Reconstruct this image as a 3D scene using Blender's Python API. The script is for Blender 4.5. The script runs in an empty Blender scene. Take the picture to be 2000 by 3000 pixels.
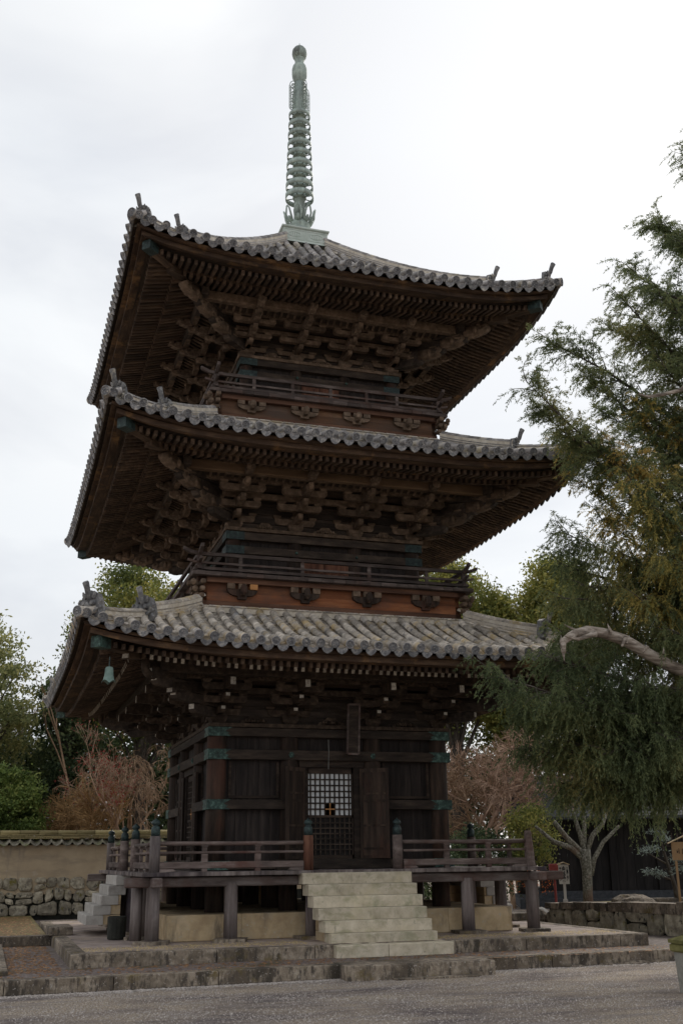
import bpy, math, random
import numpy as np
from mathutils import Matrix, Vector
R = math.radians
rnd = random.Random(7)
nr = np.random.default_rng(11)
C = bpy.context.scene.collection
S = bpy.context.scene

# ------------------------------------------------------------------ camera
cam = bpy.data.cameras.new('camera'); co = bpy.data.objects.new('camera', cam); C.objects.link(co)
_y, _p, _r = R(17.8468), R(17.9952), R(-0.7333)
fw = Vector((math.sin(_y)*math.cos(_p), math.cos(_y)*math.cos(_p), math.sin(_p)))
rt = Vector((math.cos(_y), -math.sin(_y), 0)); up = rt.cross(fw)
rt2 = rt*math.cos(_r) + up*math.sin(_r); up2 = up*math.cos(_r) - rt*math.sin(_r)
co.matrix_world = Matrix(((rt2.x, up2.x, -fw.x, -6.6827), (rt2.y, up2.y, -fw.y, -24.1346), (rt2.z, up2.z, -fw.z, 1.8117), (0, 0, 0, 1)))
cam.sensor_fit = 'VERTICAL'; cam.sensor_height = 24.0; cam.lens = 24.0*3120.1/3000.0
cam.clip_end = 2000; cam.clip_start = 0.1
S.camera = co

# ------------------------------------------------------------------ light: bright overcast, sun behind cloud to the right
SUN_EL, SUN_AZ = 38.0, 34.0          # azimuth from +y (north) towards +x
sd = Vector((math.sin(R(SUN_AZ))*math.cos(R(SUN_EL)), math.cos(R(SUN_AZ))*math.cos(R(SUN_EL)), math.sin(R(SUN_EL))))
w = bpy.data.worlds.new('World'); S.world = w; w.use_nodes = True
nt = w.node_tree; nt.nodes.clear()
def N(t, **k):
    n = nt.nodes.new(t)
    for a, b in k.items(): setattr(n, a, b)
    return n
L = lambda a, b: nt.links.new(a, b)
sky = N('ShaderNodeTexSky', sky_type='NISHITA', sun_disc=False); sky.sun_elevation = R(SUN_EL); sky.sun_rotation = R(SUN_AZ)
sm = N('ShaderNodeVectorMath', operation='SCALE'); sm.inputs['Scale'].default_value = 0.10; L(sky.outputs[0], sm.inputs[0])
tc = N('ShaderNodeTexCoord')
mp = N('ShaderNodeMapping'); mp.inputs['Scale'].default_value = (1.0, 1.0, 2.2); mp.inputs['Location'].default_value = (3.1, 1.4, 0.3); L(tc.outputs['Generated'], mp.inputs[0])
nz = N('ShaderNodeTexNoise'); nz.inputs['Scale'].default_value = 2.1; nz.inputs['Detail'].default_value = 6; nz.inputs['Distortion'].default_value = .3; nz.inputs['Roughness'].default_value = .5; L(mp.outputs[0], nz.inputs[0])
cr = N('ShaderNodeValToRGB'); cr.color_ramp.elements[0].position = .40; cr.color_ramp.elements[0].color = (.50, .505, .535, 1)
cr.color_ramp.elements[1].position = .60; cr.color_ramp.elements[1].color = (.77, .766, .755, 1); L(nz.outputs[0], cr.inputs[0])
nz2 = N('ShaderNodeTexNoise'); nz2.inputs['Scale'].default_value = 1.1; nz2.inputs['Detail'].default_value = 3; L(mp.outputs[0], nz2.inputs[0])
bl = N('ShaderNodeMapRange'); bl.inputs[1].default_value = .38; bl.inputs[2].default_value = .60; bl.inputs[3].default_value = .0; bl.inputs[4].default_value = .40; L(nz2.outputs[0], bl.inputs[0])
mixb = N('ShaderNodeMixRGB'); L(bl.outputs[0], mixb.inputs[0]); L(cr.outputs[0], mixb.inputs[1]); mixb.inputs[2].default_value = (.58, .64, .71, 1)
thin = N('ShaderNodeMixRGB'); thin.inputs[0].default_value = .06; L(mixb.outputs[0], thin.inputs[1]); L(sm.outputs[0], thin.inputs[2])
dt = N('ShaderNodeVectorMath', operation='DOT_PRODUCT'); L(tc.outputs['Generated'], dt.inputs[0]); dt.inputs[1].default_value = sd
mx = N('ShaderNodeMath', operation='MAXIMUM'); L(dt.outputs['Value'], mx.inputs[0]); mx.inputs[1].default_value = 0
pw = N('ShaderNodeMath', operation='POWER'); L(mx.outputs[0], pw.inputs[0]); pw.inputs[1].default_value = 9
gs = N('ShaderNodeVectorMath', operation='SCALE'); gs.inputs[0].default_value = (.22, .213, .192); L(pw.outputs[0], gs.inputs['Scale'])
ad = N('ShaderNodeVectorMath', operation='ADD'); L(thin.outputs[0], ad.inputs[0]); L(gs.outputs[0], ad.inputs[1])
bg = N('ShaderNodeBackground'); bg.inputs[1].default_value = 1.0; L(ad.outputs[0], bg.inputs[0])
wo = N('ShaderNodeOutputWorld'); L(bg.outputs[0], wo.inputs[0])
sl = bpy.data.lights.new('sun', 'SUN'); sl.energy = 1.5; sl.angle = R(20); sl.color = (1, .93, .84)
so = bpy.data.objects.new('sun', sl); C.objects.link(so); so.rotation_euler = sd.to_track_quat('Z', 'Y').to_euler()
S.view_settings.view_transform = 'Standard'; S.view_settings.look = 'None'; S.view_settings.gamma = 1; S.view_settings.exposure = .34
S.view_settings.use_curve_mapping = False
S.render.engine = 'CYCLES'; S.cycles.max_bounces = 6

# ------------------------------------------------------------------ materials
MATS = {}
def mat(name, cols, scale=4.0, stretch=(1, 1, 1), rough=.85, bump=.25, bscale=None, varr=.25, extra=None, coord='Object', detail=6, spec=.3, bdist=.02):
    """cols: list of (pos, rgb) over a noise; per-piece brightness varies by varr; extra = list of (noise scale, lo, hi, rgb, stretch) stains"""
    if name in MATS: return MATS[name]
    m = bpy.data.materials.new(name); m.use_nodes = True; t = m.node_tree; b = t.nodes['Principled BSDF']
    b.inputs['Roughness'].default_value = rough; b.inputs['Specular IOR Level'].default_value = spec
    n = t.nodes.new; l = t.links.new
    tcn = n('ShaderNodeTexCoord'); geo = n('ShaderNodeNewGeometry'); oi = n('ShaderNodeObjectInfo')
    # random offset per piece so grain never repeats
    rs = n('ShaderNodeMath'); rs.operation = 'ADD'; l(oi.outputs['Random'], rs.inputs[0]); l(geo.outputs['Random Per Island'], rs.inputs[1])
    fr = n('ShaderNodeMath'); fr.operation = 'FRACT'; l(rs.outputs[0], fr.inputs[0])
    mpn = n('ShaderNodeMapping'); mpn.inputs['Scale'].default_value = stretch
    l(tcn.outputs['Object'] if coord == 'Object' else geo.outputs['Position'], mpn.inputs['Vector'])
    off = n('ShaderNodeVectorMath'); off.operation = 'ADD'
    sc = n('ShaderNodeMath'); sc.operation = 'MULTIPLY'; sc.inputs[1].default_value = 37.0 if coord == 'Object' else 0.0; l(fr.outputs[0], sc.inputs[0])
    l(mpn.outputs[0], off.inputs[0]); l(sc.outputs[0], off.inputs[1])
    nz = n('ShaderNodeTexNoise'); nz.inputs['Scale'].default_value = scale; nz.inputs['Detail'].default_value = detail; nz.inputs['Roughness'].default_value = .62; l(off.outputs[0], nz.inputs['Vector'])
    cr = n('ShaderNodeValToRGB'); e = cr.color_ramp.elements
    while len(e) < len(cols): e.new(.5)
    for q, (p, c) in zip(e, cols): q.position = p; q.color = (*c, 1)
    l(nz.outputs['Fac'], cr.inputs[0]); last = cr.outputs[0]
    for (s2, lo, hi, c2, st2) in (extra or []):
        mp2 = n('ShaderNodeMapping'); mp2.inputs['Scale'].default_value = st2; l(geo.outputs['Position'], mp2.inputs['Vector'])
        z = n('ShaderNodeTexNoise'); z.inputs['Scale'].default_value = s2; z.inputs['Detail'].default_value = 5; z.inputs['Roughness'].default_value = .65; l(mp2.outputs[0], z.inputs['Vector'])
        mr = n('ShaderNodeMapRange'); mr.inputs[1].default_value = lo; mr.inputs[2].default_value = hi; l(z.outputs['Fac'], mr.inputs[0])
        mx = n('ShaderNodeMixRGB'); l(mr.outputs[0], mx.inputs[0]); l(last, mx.inputs[1]); mx.inputs[2].default_value = (*c2, 1); last = mx.outputs[0]
    if varr:
        v = n('ShaderNodeMapRange'); v.inputs[3].default_value = 1-varr; v.inputs[4].default_value = 1+varr; l(fr.outputs[0], v.inputs[0])
        vm = n('ShaderNodeVectorMath'); vm.operation = 'SCALE'; l(last, vm.inputs[0]); l(v.outputs[0], vm.inputs['Scale']); last = vm.outputs[0]
    l(last, b.inputs['Base Color'])
    if bump:
        bz = n('ShaderNodeTexNoise'); bz.inputs['Scale'].default_value = bscale or scale*3; bz.inputs['Detail'].default_value = 6; bz.inputs['Roughness'].default_value = .7; l(off.outputs[0], bz.inputs['Vector'])
        bn = n('ShaderNodeBump'); bn.inputs['Strength'].default_value = bump; bn.inputs['Distance'].default_value = bdist; l(bz.outputs['Fac'], bn.inputs['Height']); l(bn.outputs[0], b.inputs['Normal'])
    MATS[name] = m; return m
GX, GY, GZ = (.22, 1, 1), (1, .22, 1), (1, 1, .12)
def wood(name, a, b_, c, st=(1, 1, 1), var=.3, extra=None, sc=9): return mat(name, [(.3, a), (.5, b_), (.72, c)], sc, st, .82, .5, sc*4, var, extra)
DK = wood('dark_wood', (.016, .011, .009), (.036, .025, .019), (.075, .052, .038), GX)
DKV = wood('dark_wood_upright', (.018, .012, .010), (.04, .027, .02), (.085, .055, .04), GZ, extra=[(1.3, .55, .75, (.10, .045, .03), (1, 1, .3))])
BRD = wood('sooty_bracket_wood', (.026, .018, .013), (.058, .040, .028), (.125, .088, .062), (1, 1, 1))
BEAM = wood('beam_wood', (0.021, 0.016, 0.013), (0.049, 0.036, 0.028), (0.097, 0.072, 0.054), GX)
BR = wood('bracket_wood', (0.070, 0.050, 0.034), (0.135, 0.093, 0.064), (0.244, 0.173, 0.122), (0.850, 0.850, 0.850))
NOSE = mat('carved_pale_wood', [(.3, (0.067, 0.045, 0.031)), (.5, (0.128, 0.090, 0.064)), (.7, (0.247, 0.184, 0.132))], 14, bump=.6, bscale=30, varr=.4)
PURL = wood('purlin_wood', (.10, .062, .036), (.19, .12, .07), (.30, .20, .125), (.2, 1, 1), sc=4)
ORGD = wood('russet_sill_wood', (.05, .026, .018), (.11, .055, .035), (.19, .10, .062), (.12, 1, 1), sc=6)
RAF = wood('rafter_wood', (0.038, 0.025, 0.017), (0.077, 0.050, 0.034), (0.154, 0.104, 0.067), GY, var=.4)
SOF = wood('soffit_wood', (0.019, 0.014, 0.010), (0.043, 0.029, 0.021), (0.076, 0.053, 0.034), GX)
EAVE = wood('eave_board_wood', (0.036, 0.022, 0.014), (0.072, 0.044, 0.029), (0.153, 0.098, 0.059), GX, extra=[(2.0, .55, .7, (.25, .14, .06), (1, 1, 1))])
ORG = wood('russet_wood', (0.117, 0.040, 0.018), (0.215, 0.077, 0.032), (0.323, 0.139, 0.065), (.12, 1, 1), sc=6, extra=[(.9, .45, .7, (.10, .055, .04), (1, 1, 2))])
ORG3 = wood('russet_wood_weathered', (.09, .045, .025), (.17, .085, .045), (.30, .17, .10), (.12, 1, 1), sc=6, extra=[(.9, .4, .65, (.12, .08, .06), (1, 1, 2))])
NEWW = wood('replaced_wood', (.25, .11, .04), (.42, .20, .075), (.55, .30, .12), (.12, 1, 1), sc=6)
GRW = wood('grey_weathered_wood', (.085, .066, .060), (.16, .13, .118), (.27, .235, .22), GX, extra=[(1.2, .5, .72, (.12, .062, .048), (1, 1, 1))])
GRV = wood('grey_weathered_post', (.085, .066, .060), (.17, .14, .13), (.29, .25, .235), GZ, extra=[(1.1, .5, .7, (.045, .035, .045), (1, 1, .5))])
REDP = wood('reddish_post_wood', (.07, .028, .018), (.15, .065, .04), (.26, .13, .08), GZ)
RAILU = wood('upper_rail_wood', (.045, .035, .032), (.085, .065, .058), (.17, .135, .12), GX, extra=[(1.4, .5, .7, (.075, .04, .03), (1, 1, 1))])
DKB = wood('wall_board_wood', (.013, .010, .009), (.026, .020, .018), (.055, .042, .036), GZ, .2)
RAIL = wood('rail_wood', (.07, .052, .046), (.135, .102, .09), (.25, .20, .18), GX, extra=[(1.4, .52, .7, (.10, .052, .042), (1, 1, 1))])
WHT = mat('white_end_paint', [(.35, (.30, .26, .22)), (.6, (.62, .58, .50))], 25, bump=.1, varr=.35)
PAPER = mat('paper', [(.3, (.66, .68, .68)), (.7, (.76, .77, .77))], 3, bump=0, varr=.02)
COP = mat('copper_green', [(.35, (0.022, 0.036, 0.032)), (.52, (0.050, 0.095, 0.081)), (.72, (0.160, 0.270, 0.225))], 12, bump=.4, varr=.15, rough=.6)
COPD = mat('copper_dark', [(.35, (.015, .024, .026)), (.6, (.04, .065, .062)), (.8, (.10, .17, .15))], 14, bump=.4, varr=.15, rough=.5)
FIN = mat('finial_bronze', [(.3, (.20, .235, .22)), (.5, (.32, .385, .35)), (.7, (.46, .54, .48))], 5, bump=.3, varr=.1, rough=.6, extra=[(2.2, .50, .70, (.12, .13, .12), (1, 1, .3)), (7, .56, .68, (.42, .52, .46), (1, 1, .25))])
ROB = mat('finial_base_copper', [(.3, (.38, .44, .39)), (.5, (.50, .56, .51)), (.7, (.62, .66, .62))], 4, bump=.2, varr=.05, rough=.6)
TILE = mat('roof_tile', [(.25, (0.226, 0.198, 0.175)), (.45, (0.369, 0.332, 0.288)), (.6, (0.532, 0.475, 0.407)), (.78, (0.695, 0.634, 0.539))], 9, rough=.75, bump=.5, varr=.38,
           extra=[(2.3, .52, .66, (.47, .36, .20), (1, 1, 1)), (7, .60, .70, (.10, .105, .12), (1, 1, 1)), (1.1, .55, .72, (.17, .18, .205), (1, 1, 1))])
TILEB = mat('roof_tile_bluegrey', [(.25, (0.147, 0.141, 0.143)), (.5, (0.304, 0.286, 0.277)), (.75, (0.534, 0.493, 0.445))], 9, rough=.7, bump=.5, varr=.38,
           extra=[(2.3, .52, .68, (.44, .39, .29), (1, 1, 1)), (7, .58, .7, (.08, .085, .10), (1, 1, 1))])
TEND = mat('tile_end', [(.3, (0.090, 0.092, 0.104)), (.5, (0.207, 0.207, 0.216)), (.72, (0.432, 0.414, 0.387))], 18, rough=.7, bump=.6, varr=.35, extra=[(9, .58, .68, (.5, .47, .42), (1, 1, 1))])
MORT = mat('mortar', [(.3, (.42, .36, .28)), (.55, (.60, .54, .45)), (.75, (.74, .70, .62))], 7, bump=.3, varr=.12)
ORT = mat('ochre_tile', [(.35, (.30, .13, .03)), (.6, (.5, .24, .07))], 8, varr=.1)
STEP = mat('step_stone', [(.3, (0.408, 0.354, 0.257)), (.5, (0.569, 0.499, 0.377)), (.7, (0.688, 0.609, 0.483))], 5, (1, 1, 1), .85, .35, 60, .13,
           [(2.2, .55, .72, (.34, .32, .20), (1, 1, 2)), (10, .58, .72, (.34, .31, .23), (1, 1, .5)), (3.0, .56, .72, (.33, .32, .21), (.5, 1, .6)), (26, .64, .70, (.20, .18, .14), (1, 1, 1)), (1.4, .55, .75, (.62, .54, .37), (1, 1, 1))])
STEPG = mat('step_stone_grey', [(.3, (0.281, 0.257, 0.234)), (.5, (0.390, 0.367, 0.335)), (.7, (0.468, 0.445, 0.413))], 5, bump=.35, bscale=50, varr=.13)
TANS = mat('tan_stone', [(.3, (0.368, 0.264, 0.155)), (.5, (0.517, 0.391, 0.235)), (.7, (0.632, 0.495, 0.320))], 3, bump=.35, bscale=60, varr=.12, extra=[(1.5, .5, .75, (.34, .29, .22), (1, 1, 1)), (4, .56, .7, (.27, .21, .14), (1, 1, .25)), (12, .6, .7, (.52, .45, .34), (1, 1, 1))])
KERB = mat('kerb_stone', [(.3, (0.177, 0.139, 0.102)), (.5, (0.297, 0.242, 0.183)), (.7, (0.442, 0.375, 0.295))], 9, bump=.7, bscale=50, varr=.10,
           extra=[(1.6, .46, .62, (.12, .095, .07), (1, 1, .8)), (13, .50, .62, (.085, .07, .057), (1, 1, .35)), (2.2, .56, .62, (.07, .058, .045), (1, 1, .3)), (2.6, .57, .7, (.16, .12, .05), (1, 1, 1)), (28, .60, .68, (.40, .36, .32), (1, 1, 1))])
PAVE = mat('platform_paving', [(.3, (0.213, 0.168, 0.151)), (.5, (0.312, 0.252, 0.224)), (.7, (0.425, 0.348, 0.302))], 3, bump=.4, bscale=70, varr=.15,
           extra=[(.8, .5, .7, (.33, .26, .18), (1, 1, 1)), (1.7, .5, .65, (.16, .13, .12), (1, 2, 1)), (40, .62, .72, (.42, .38, .36), (1, 1, 1))], coord='W')
PAVEL = mat('leaf_littered_paving', [(.36, (.08, .06, .055)), (.5, (.19, .155, .14)), (.64, (.34, .28, .25))], 10, (1, 2.5, 1), bump=.8, bscale=30, varr=.1,
           extra=[(1.2, .52, .68, (.085, .075, .03), (1, 1, 1)), (16, .60, .68, (.30, .27, .28), (1, 2, 1))], coord='W')
GRAV = mat('gravel', [(.36, (0.223, 0.179, 0.137)), (.5, (0.463, 0.373, 0.289)), (.62, (0.787, 0.653, 0.497))], 34, rough=.95, bump=1.0, bscale=55, varr=0, detail=8, bdist=.05,
           extra=[(.45, .42, .62, (.20, .165, .155), (1, 2.2, 1)), (1.3, .52, .66, (.36, .31, .28), (.6, 2.5, 1)), (30, .60, .66, (.56, .53, .50), (1, 1, 1)), (26, .58, .66, (.09, .08, .085), (1, 1, 1))], coord='W')
MOSS = mat('moss_ground', [(.3, (.07, .055, .02)), (.5, (.14, .11, .04)), (.7, (.22, .19, .07))], 5, bump=.8, bscale=40, varr=0, coord='W', extra=[(2, .5, .7, (.10, .055, .03), (1, 1, 1))])
PLAS = mat('earth_plaster', [(.3, (0.403, 0.310, 0.205)), (.5, (0.470, 0.370, 0.248)), (.7, (0.538, 0.429, 0.297))], 1.2, bump=.12, bscale=30, varr=0, coord='W', extra=[(1.5, .5, .8, (.24, .20, .155), (.5, .5, 2)), (5, .56, .72, (.25, .21, .17), (1, 1, .12)), (3, .62, .7, (.45, .38, .30), (1, 1, 1))])
RUB = mat('rubble_stone', [(.3, (0.172, 0.145, 0.108)), (.5, (0.330, 0.290, 0.217)), (.7, (0.528, 0.475, 0.362))], 6, bump=.9, bscale=25, varr=.3,
          extra=[(5, .58, .68, (.20, .17, .04), (1, 1, 1)), (9, .56, .66, (.035, .035, .03), (1, 1, .6)), (16, .60, .70, (.32, .32, .28), (1, 1, 1))])
BAM = mat('bamboo', [(.3, (.16, .13, .06)), (.55, (.30, .245, .12)), (.75, (.42, .36, .22))], 6, (.1, 1, 1), bump=.2, varr=.3)
BLK = mat('black_board_wood', [(.3, (.012, .010, .010)), (.5, (.022, .019, .018)), (.75, (.04, .033, .03))], 6, (1, 1, .2), bump=.4, varr=.2)
DGR = mat('dark_granite', [(.3, (.035, .038, .042)), (.6, (.07, .073, .08)), (.8, (.12, .12, .125))], 9, bump=.2, varr=.2)
RED = mat('red_paint', [(.3, (.20, .035, .03)), (.7, (.30, .06, .05))], 6, bump=.1, varr=.05, rough=.5)
SGN = mat('sign_white_board', [(.3, (.42, .38, .33)), (.7, (.58, .54, .48))], 6, (1, 1, .3), bump=.1, varr=.05)
SGT = mat('sign_tan_board', [(.3, (.34, .21, .11)), (.7, (.46, .30, .17))], 6, (1, 1, .3), bump=.1, varr=.05)
INK = mat('black_ink', [(.4, (.01, .01, .012)), (.6, (.02, .02, .022))], 4, bump=0, varr=0)
METL = mat('grey_metal', [(.4, (.22, .22, .20)), (.6, (.32, .32, .30))], 4, bump=0, varr=0, rough=.4)
BOXM = mat('dark_box_metal', [(.3, (.015, .016, .014)), (.6, (.032, .032, .026)), (.8, (.08, .085, .07))], 8, bump=.3, varr=0)
MCAP = mat('mossy_cap', [(.3, (.09, .085, .03)), (.55, (.17, .16, .055)), (.75, (.26, .23, .11))], 8, bump=.6, varr=.1)
CONC = mat('grey_post_stone', [(.3, (.20, .195, .17)), (.7, (.32, .31, .27))], 12, bump=.4, varr=.05)
def leafmat(name, cols, sc=.9, trans=.25, rough=.6):
    m = bpy.data.materials.new(name); m.use_nodes = True; t = m.node_tree; n = t.nodes.new; l = t.links.new
    b = t.nodes['Principled BSDF']; b.inputs['Roughness'].default_value = rough; b.inputs['Specular IOR Level'].default_value = .25
    geo = n('ShaderNodeNewGeometry'); nz = n('ShaderNodeTexNoise'); nz.inputs['Scale'].default_value = sc; nz.inputs['Detail'].default_value = 4; l(geo.outputs['Position'], nz.inputs['Vector'])
    a1 = n('ShaderNodeMath'); a1.operation = 'MULTIPLY_ADD'; l(geo.outputs['Random Per Island'], a1.inputs[0]); a1.inputs[1].default_value = .34
    sb = n('ShaderNodeMath'); sb.operation = 'SUBTRACT'; l(nz.outputs['Fac'], sb.inputs[0]); sb.inputs[1].default_value = .17; l(sb.outputs[0], a1.inputs[2])
    cr = n('ShaderNodeValToRGB'); e = cr.color_ramp.elements
    while len(e) < len(cols): e.new(.5)
    for q, (p, c) in zip(e, cols): q.position = p; q.color = (*c, 1)
    l(a1.outputs[0], cr.inputs[0]); l(cr.outputs[0], b.inputs['Base Color'])
    tr = n('ShaderNodeBsdfTranslucent'); l(cr.outputs[0], tr.inputs[0]); mx = n('ShaderNodeMixShader'); mx.inputs[0].default_value = trans
    l(b.outputs[0], mx.inputs[1]); l(tr.outputs[0], mx.inputs[2]); l(mx.outputs[0], t.nodes['Material Output'].inputs[0]); return m
LJUN = leafmat('juniper_leaf', [(.28, (.085, .115, .06)), (.45, (.155, .195, .09)), (.6, (.225, .255, .115)), (.76, (.34, .29, .11))], .55, .5)
LJUG = leafmat('juniper_leaf_sunlit', [(.3, (0.240, 0.231, 0.077)), (.5, (0.420, 0.357, 0.099)), (.7, (0.580, 0.399, 0.132))], .8, .45)  # brighter golden copy of the juniper leaf, sunlight painted into its colour
LBRO = leafmat('evergreen_leaf', [(.3, (.09, .12, .04)), (.5, (.22, .24, .065)), (.7, (.40, .36, .10))], .5, .45)
LDRK = leafmat('dark_evergreen_leaf', [(.3, (0.042, 0.066, 0.034)), (.5, (0.096, 0.138, 0.066)), (.7, (0.192, 0.228, 0.096))], .6, .3)
LPIN = leafmat('pine_needle', [(.3, (0.138, 0.165, 0.066)), (.5, (0.275, 0.289, 0.120)), (.7, (0.440, 0.413, 0.168))], .7, .4)
LSHR = leafmat('bright_shrub_leaf', [(.3, (.07, .11, .03)), (.5, (.17, .24, .06)), (.7, (.30, .34, .10))], 1.2, .3)
LRED = leafmat('red_leaf', [(.3, (.16, .03, .025)), (.6, (.32, .07, .05))], 1.2)
LORG = leafmat('orange_flower', [(.3, (.45, .07, .02)), (.6, (.65, .18, .03))], 3)
LPAL = leafmat('pale_pine_leaf', [(.3, (.10, .13, .11)), (.6, (.26, .31, .28))], 3)
BARK = mat('grey_bark', [(.3, (.04, .032, .026)), (.55, (.085, .07, .056)), (.75, (.17, .15, .125))], 14, (1, 1, .4), bump=.8, varr=.1)
BARKL = mat('lichened_bark', [(.35, (.07, .065, .045)), (.5, (.17, .16, .125)), (.65, (.36, .34, .29))], 22, bump=.9, varr=.05, extra=[(1.5, .55, .7, (.16, .10, .07), (1, 1, 1))])
TWIG = mat('bare_twig_brown', [(.35, (0.231, 0.149, 0.096)), (.6, (0.396, 0.270, 0.172)), (.75, (0.506, 0.369, 0.238))], 2, bump=0, varr=.35)
TWIGO = mat('bare_twig_ochre', [(.35, (0.238, 0.142, 0.064)), (.6, (0.396, 0.247, 0.111)), (.75, (0.495, 0.332, 0.162))], 2, bump=0, varr=.35)
TWIGR = mat('bare_twig_reddish', [(.35, (0.270, 0.167, 0.116)), (.6, (0.440, 0.298, 0.212)), (.75, (0.580, 0.419, 0.300))], 2, bump=0, varr=.35)
DEAD = mat('silvered_deadwood', [(.34, (.10, .08, .065)), (.5, (.30, .25, .205)), (.66, (.50, .44, .38))], 16, (.12, 1, 1), bump=.8, varr=.05)

# ------------------------------------------------------------------ mesh helpers
class MB:
    def __init__(s): s.v = []; s.f = []; s.n = 0; s.mi = []
    def add(s, v, f, mi=0, M=None):
        v = np.asarray(v, float).reshape(-1, 3)
        if M is not None: M = np.array(M); v = v @ M[:3, :3].T + M[:3, 3]
        s.v.append(v); k = s.n; s.f += [tuple(i+k for i in q) for q in f]; s.mi += [mi]*len(f); s.n += len(v); return s
    def box(s, x0, x1, y0, y1, z0, z1, mi=0, M=None, bev=0):
        if bev:
            b = min(bev, (x1-x0)*.3, (y1-y0)*.3, (z1-z0)*.3); v = []; 
            for z, q in ((z0, b), (z0+b, 0), (z1-b, 0), (z1, b)):
                v += [(x0+q, y0+q, z), (x1-q, y0+q, z), (x1-q, y1-q, z), (x0+q, y1-q, z)]
            f = [(3, 2, 1, 0), (12, 13, 14, 15)]
            for k in range(3):
                for i in range(4): j = (i+1) % 4; f.append((k*4+i, k*4+j, k*4+4+j, k*4+4+i))
            return s.add(v, f, mi, M)
        return s.add([(x0, y0, z0), (x1, y0, z0), (x1, y1, z0), (x0, y1, z0), (x0, y0, z1), (x1, y0, z1), (x1, y1, z1), (x0, y1, z1)],
                     [(3, 2, 1, 0), (4, 5, 6, 7), (0, 1, 5, 4), (1, 2, 6, 5), (2, 3, 7, 6), (3, 0, 4, 7)], mi, M)
    def tube(s, pts, rads, n=8, mi=0, cap=True, M=None):
        pts = [Vector(p) for p in pts]; v = []; m = len(pts); f = []
        if not hasattr(rads, '__len__'): rads = [rads]*m
        u0 = None
        for i, p in enumerate(pts):
            d = (pts[min(i+1, m-1)]-pts[max(i-1, 0)]); d = d.normalized() if d.length > 1e-9 else Vector((0, 0, 1))
            if u0 is None: u0 = d.orthogonal().normalized()
            u0 = (u0 - d*u0.dot(d)); u0 = u0.normalized() if u0.length > 1e-6 else d.orthogonal().normalized(); w_ = d.cross(u0)
            for k in range(n):
                a = 2*math.pi*k/n; v.append(p+(u0*math.cos(a)+w_*math.sin(a))*rads[i])
        for i in range(m-1):
            for k in range(n):
                j = (k+1) % n; f.append((i*n+k, i*n+j, i*n+n+j, i*n+n+k))
        if cap: f.append(tuple(range(n-1, -1, -1))); f.append(tuple(range((m-1)*n, m*n)))
        return s.add([tuple(q) for q in v], f, mi, M)
    def lathe(s, prof, n=16, mi=0, c=(0, 0), M=None):
        v = []; f = []
        for (r_, z) in prof:
            for k in range(n): a = 2*math.pi*k/n; v.append((c[0]+r_*math.cos(a), c[1]+r_*math.sin(a), z))
        for i in range(len(prof)-1):
            for k in range(n): j = (k+1) % n; f.append((i*n+k, i*n+j, i*n+n+j, i*n+n+k))
        f.append(tuple(range(n-1, -1, -1))); f.append(tuple(range((len(prof)-1)*n, len(prof)*n)))
        return s.add(v, f, mi, M)
    def prism(s, poly, t0, t1, axis='x', mi=0, M=None):
        """extrude a 2D polygon (a,b): axis x -> poly is (y,z); axis y -> poly is (x,z); axis z -> (x,y)"""
        n = len(poly); v = []
        for t in (t0, t1):
            for a, b in poly: v.append({'x': (t, a, b), 'y': (a, t, b), 'z': (a, b, t)}[axis])
        f = [tuple(range(n)), tuple(range(2*n-1, n-1, -1))] + [(i, i+n, (i+1) % n+n, (i+1) % n) for i in range(n)]
        return s.add(v, f, mi, M)
    def arrays(s): return (np.concatenate(s.v) if s.v else np.zeros((0, 3))), s.f
    def mesh(s, name, mats, smooth=False):
        v, f = s.arrays(); me = bpy.data.meshes.new(name); me.from_pydata(v.tolist(), [], f)
        for m_ in (mats if isinstance(mats, (list, tuple)) else [mats]): me.materials.append(m_)
        if any(s.mi): me.polygons.foreach_set('material_index', s.mi)
        if smooth: me.shade_smooth()
        me.update(); return me
def fastmesh(name, v, quads, m, smooth=False):
    """v (n,3) float, quads (k,q) int, same corner count"""
    me = bpy.data.meshes.new(name); q = quads.shape[1]
    me.vertices.add(len(v)); me.vertices.foreach_set('co', np.ascontiguousarray(v, np.float32).ravel())
    me.loops.add(quads.size); me.loops.foreach_set('vertex_index', quads.ravel().astype(np.int32))
    me.polygons.add(len(quads)); me.polygons.foreach_set('loop_start', np.arange(0, quads.size, q, dtype=np.int32))
    me.materials.append(m); me.update(calc_edges=True); me.validate()
    if smooth: me.shade_smooth()
    return me
W = {}
def link(name, data, parent=None, M=None, label=None, cat=None, group=None, kind=None):
    o = bpy.data.objects.new(name, data); C.objects.link(o)
    M = M or Matrix.Identity(4)
    if parent is not None:
        o.parent = parent; o.matrix_parent_inverse = W[parent.name].inverted()
    o.matrix_basis = M; W[o.name] = M
    if label: o['label'] = label
    if cat: o['category'] = cat
    if group: o['group'] = group
    if kind: o['kind'] = kind
    return o
def obj(name, mb, m, parent=None, M=None, smooth=False, **k): return link(name, mb.mesh(name, m, smooth), parent, M, **k)
def thing(name, label, cat, loc=(0, 0, 0), group=None, rz=0):
    return link(name, None, None, Matrix.Translation(loc) @ Matrix.Rotation(rz, 4, 'Z'), label, cat, group)
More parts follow.
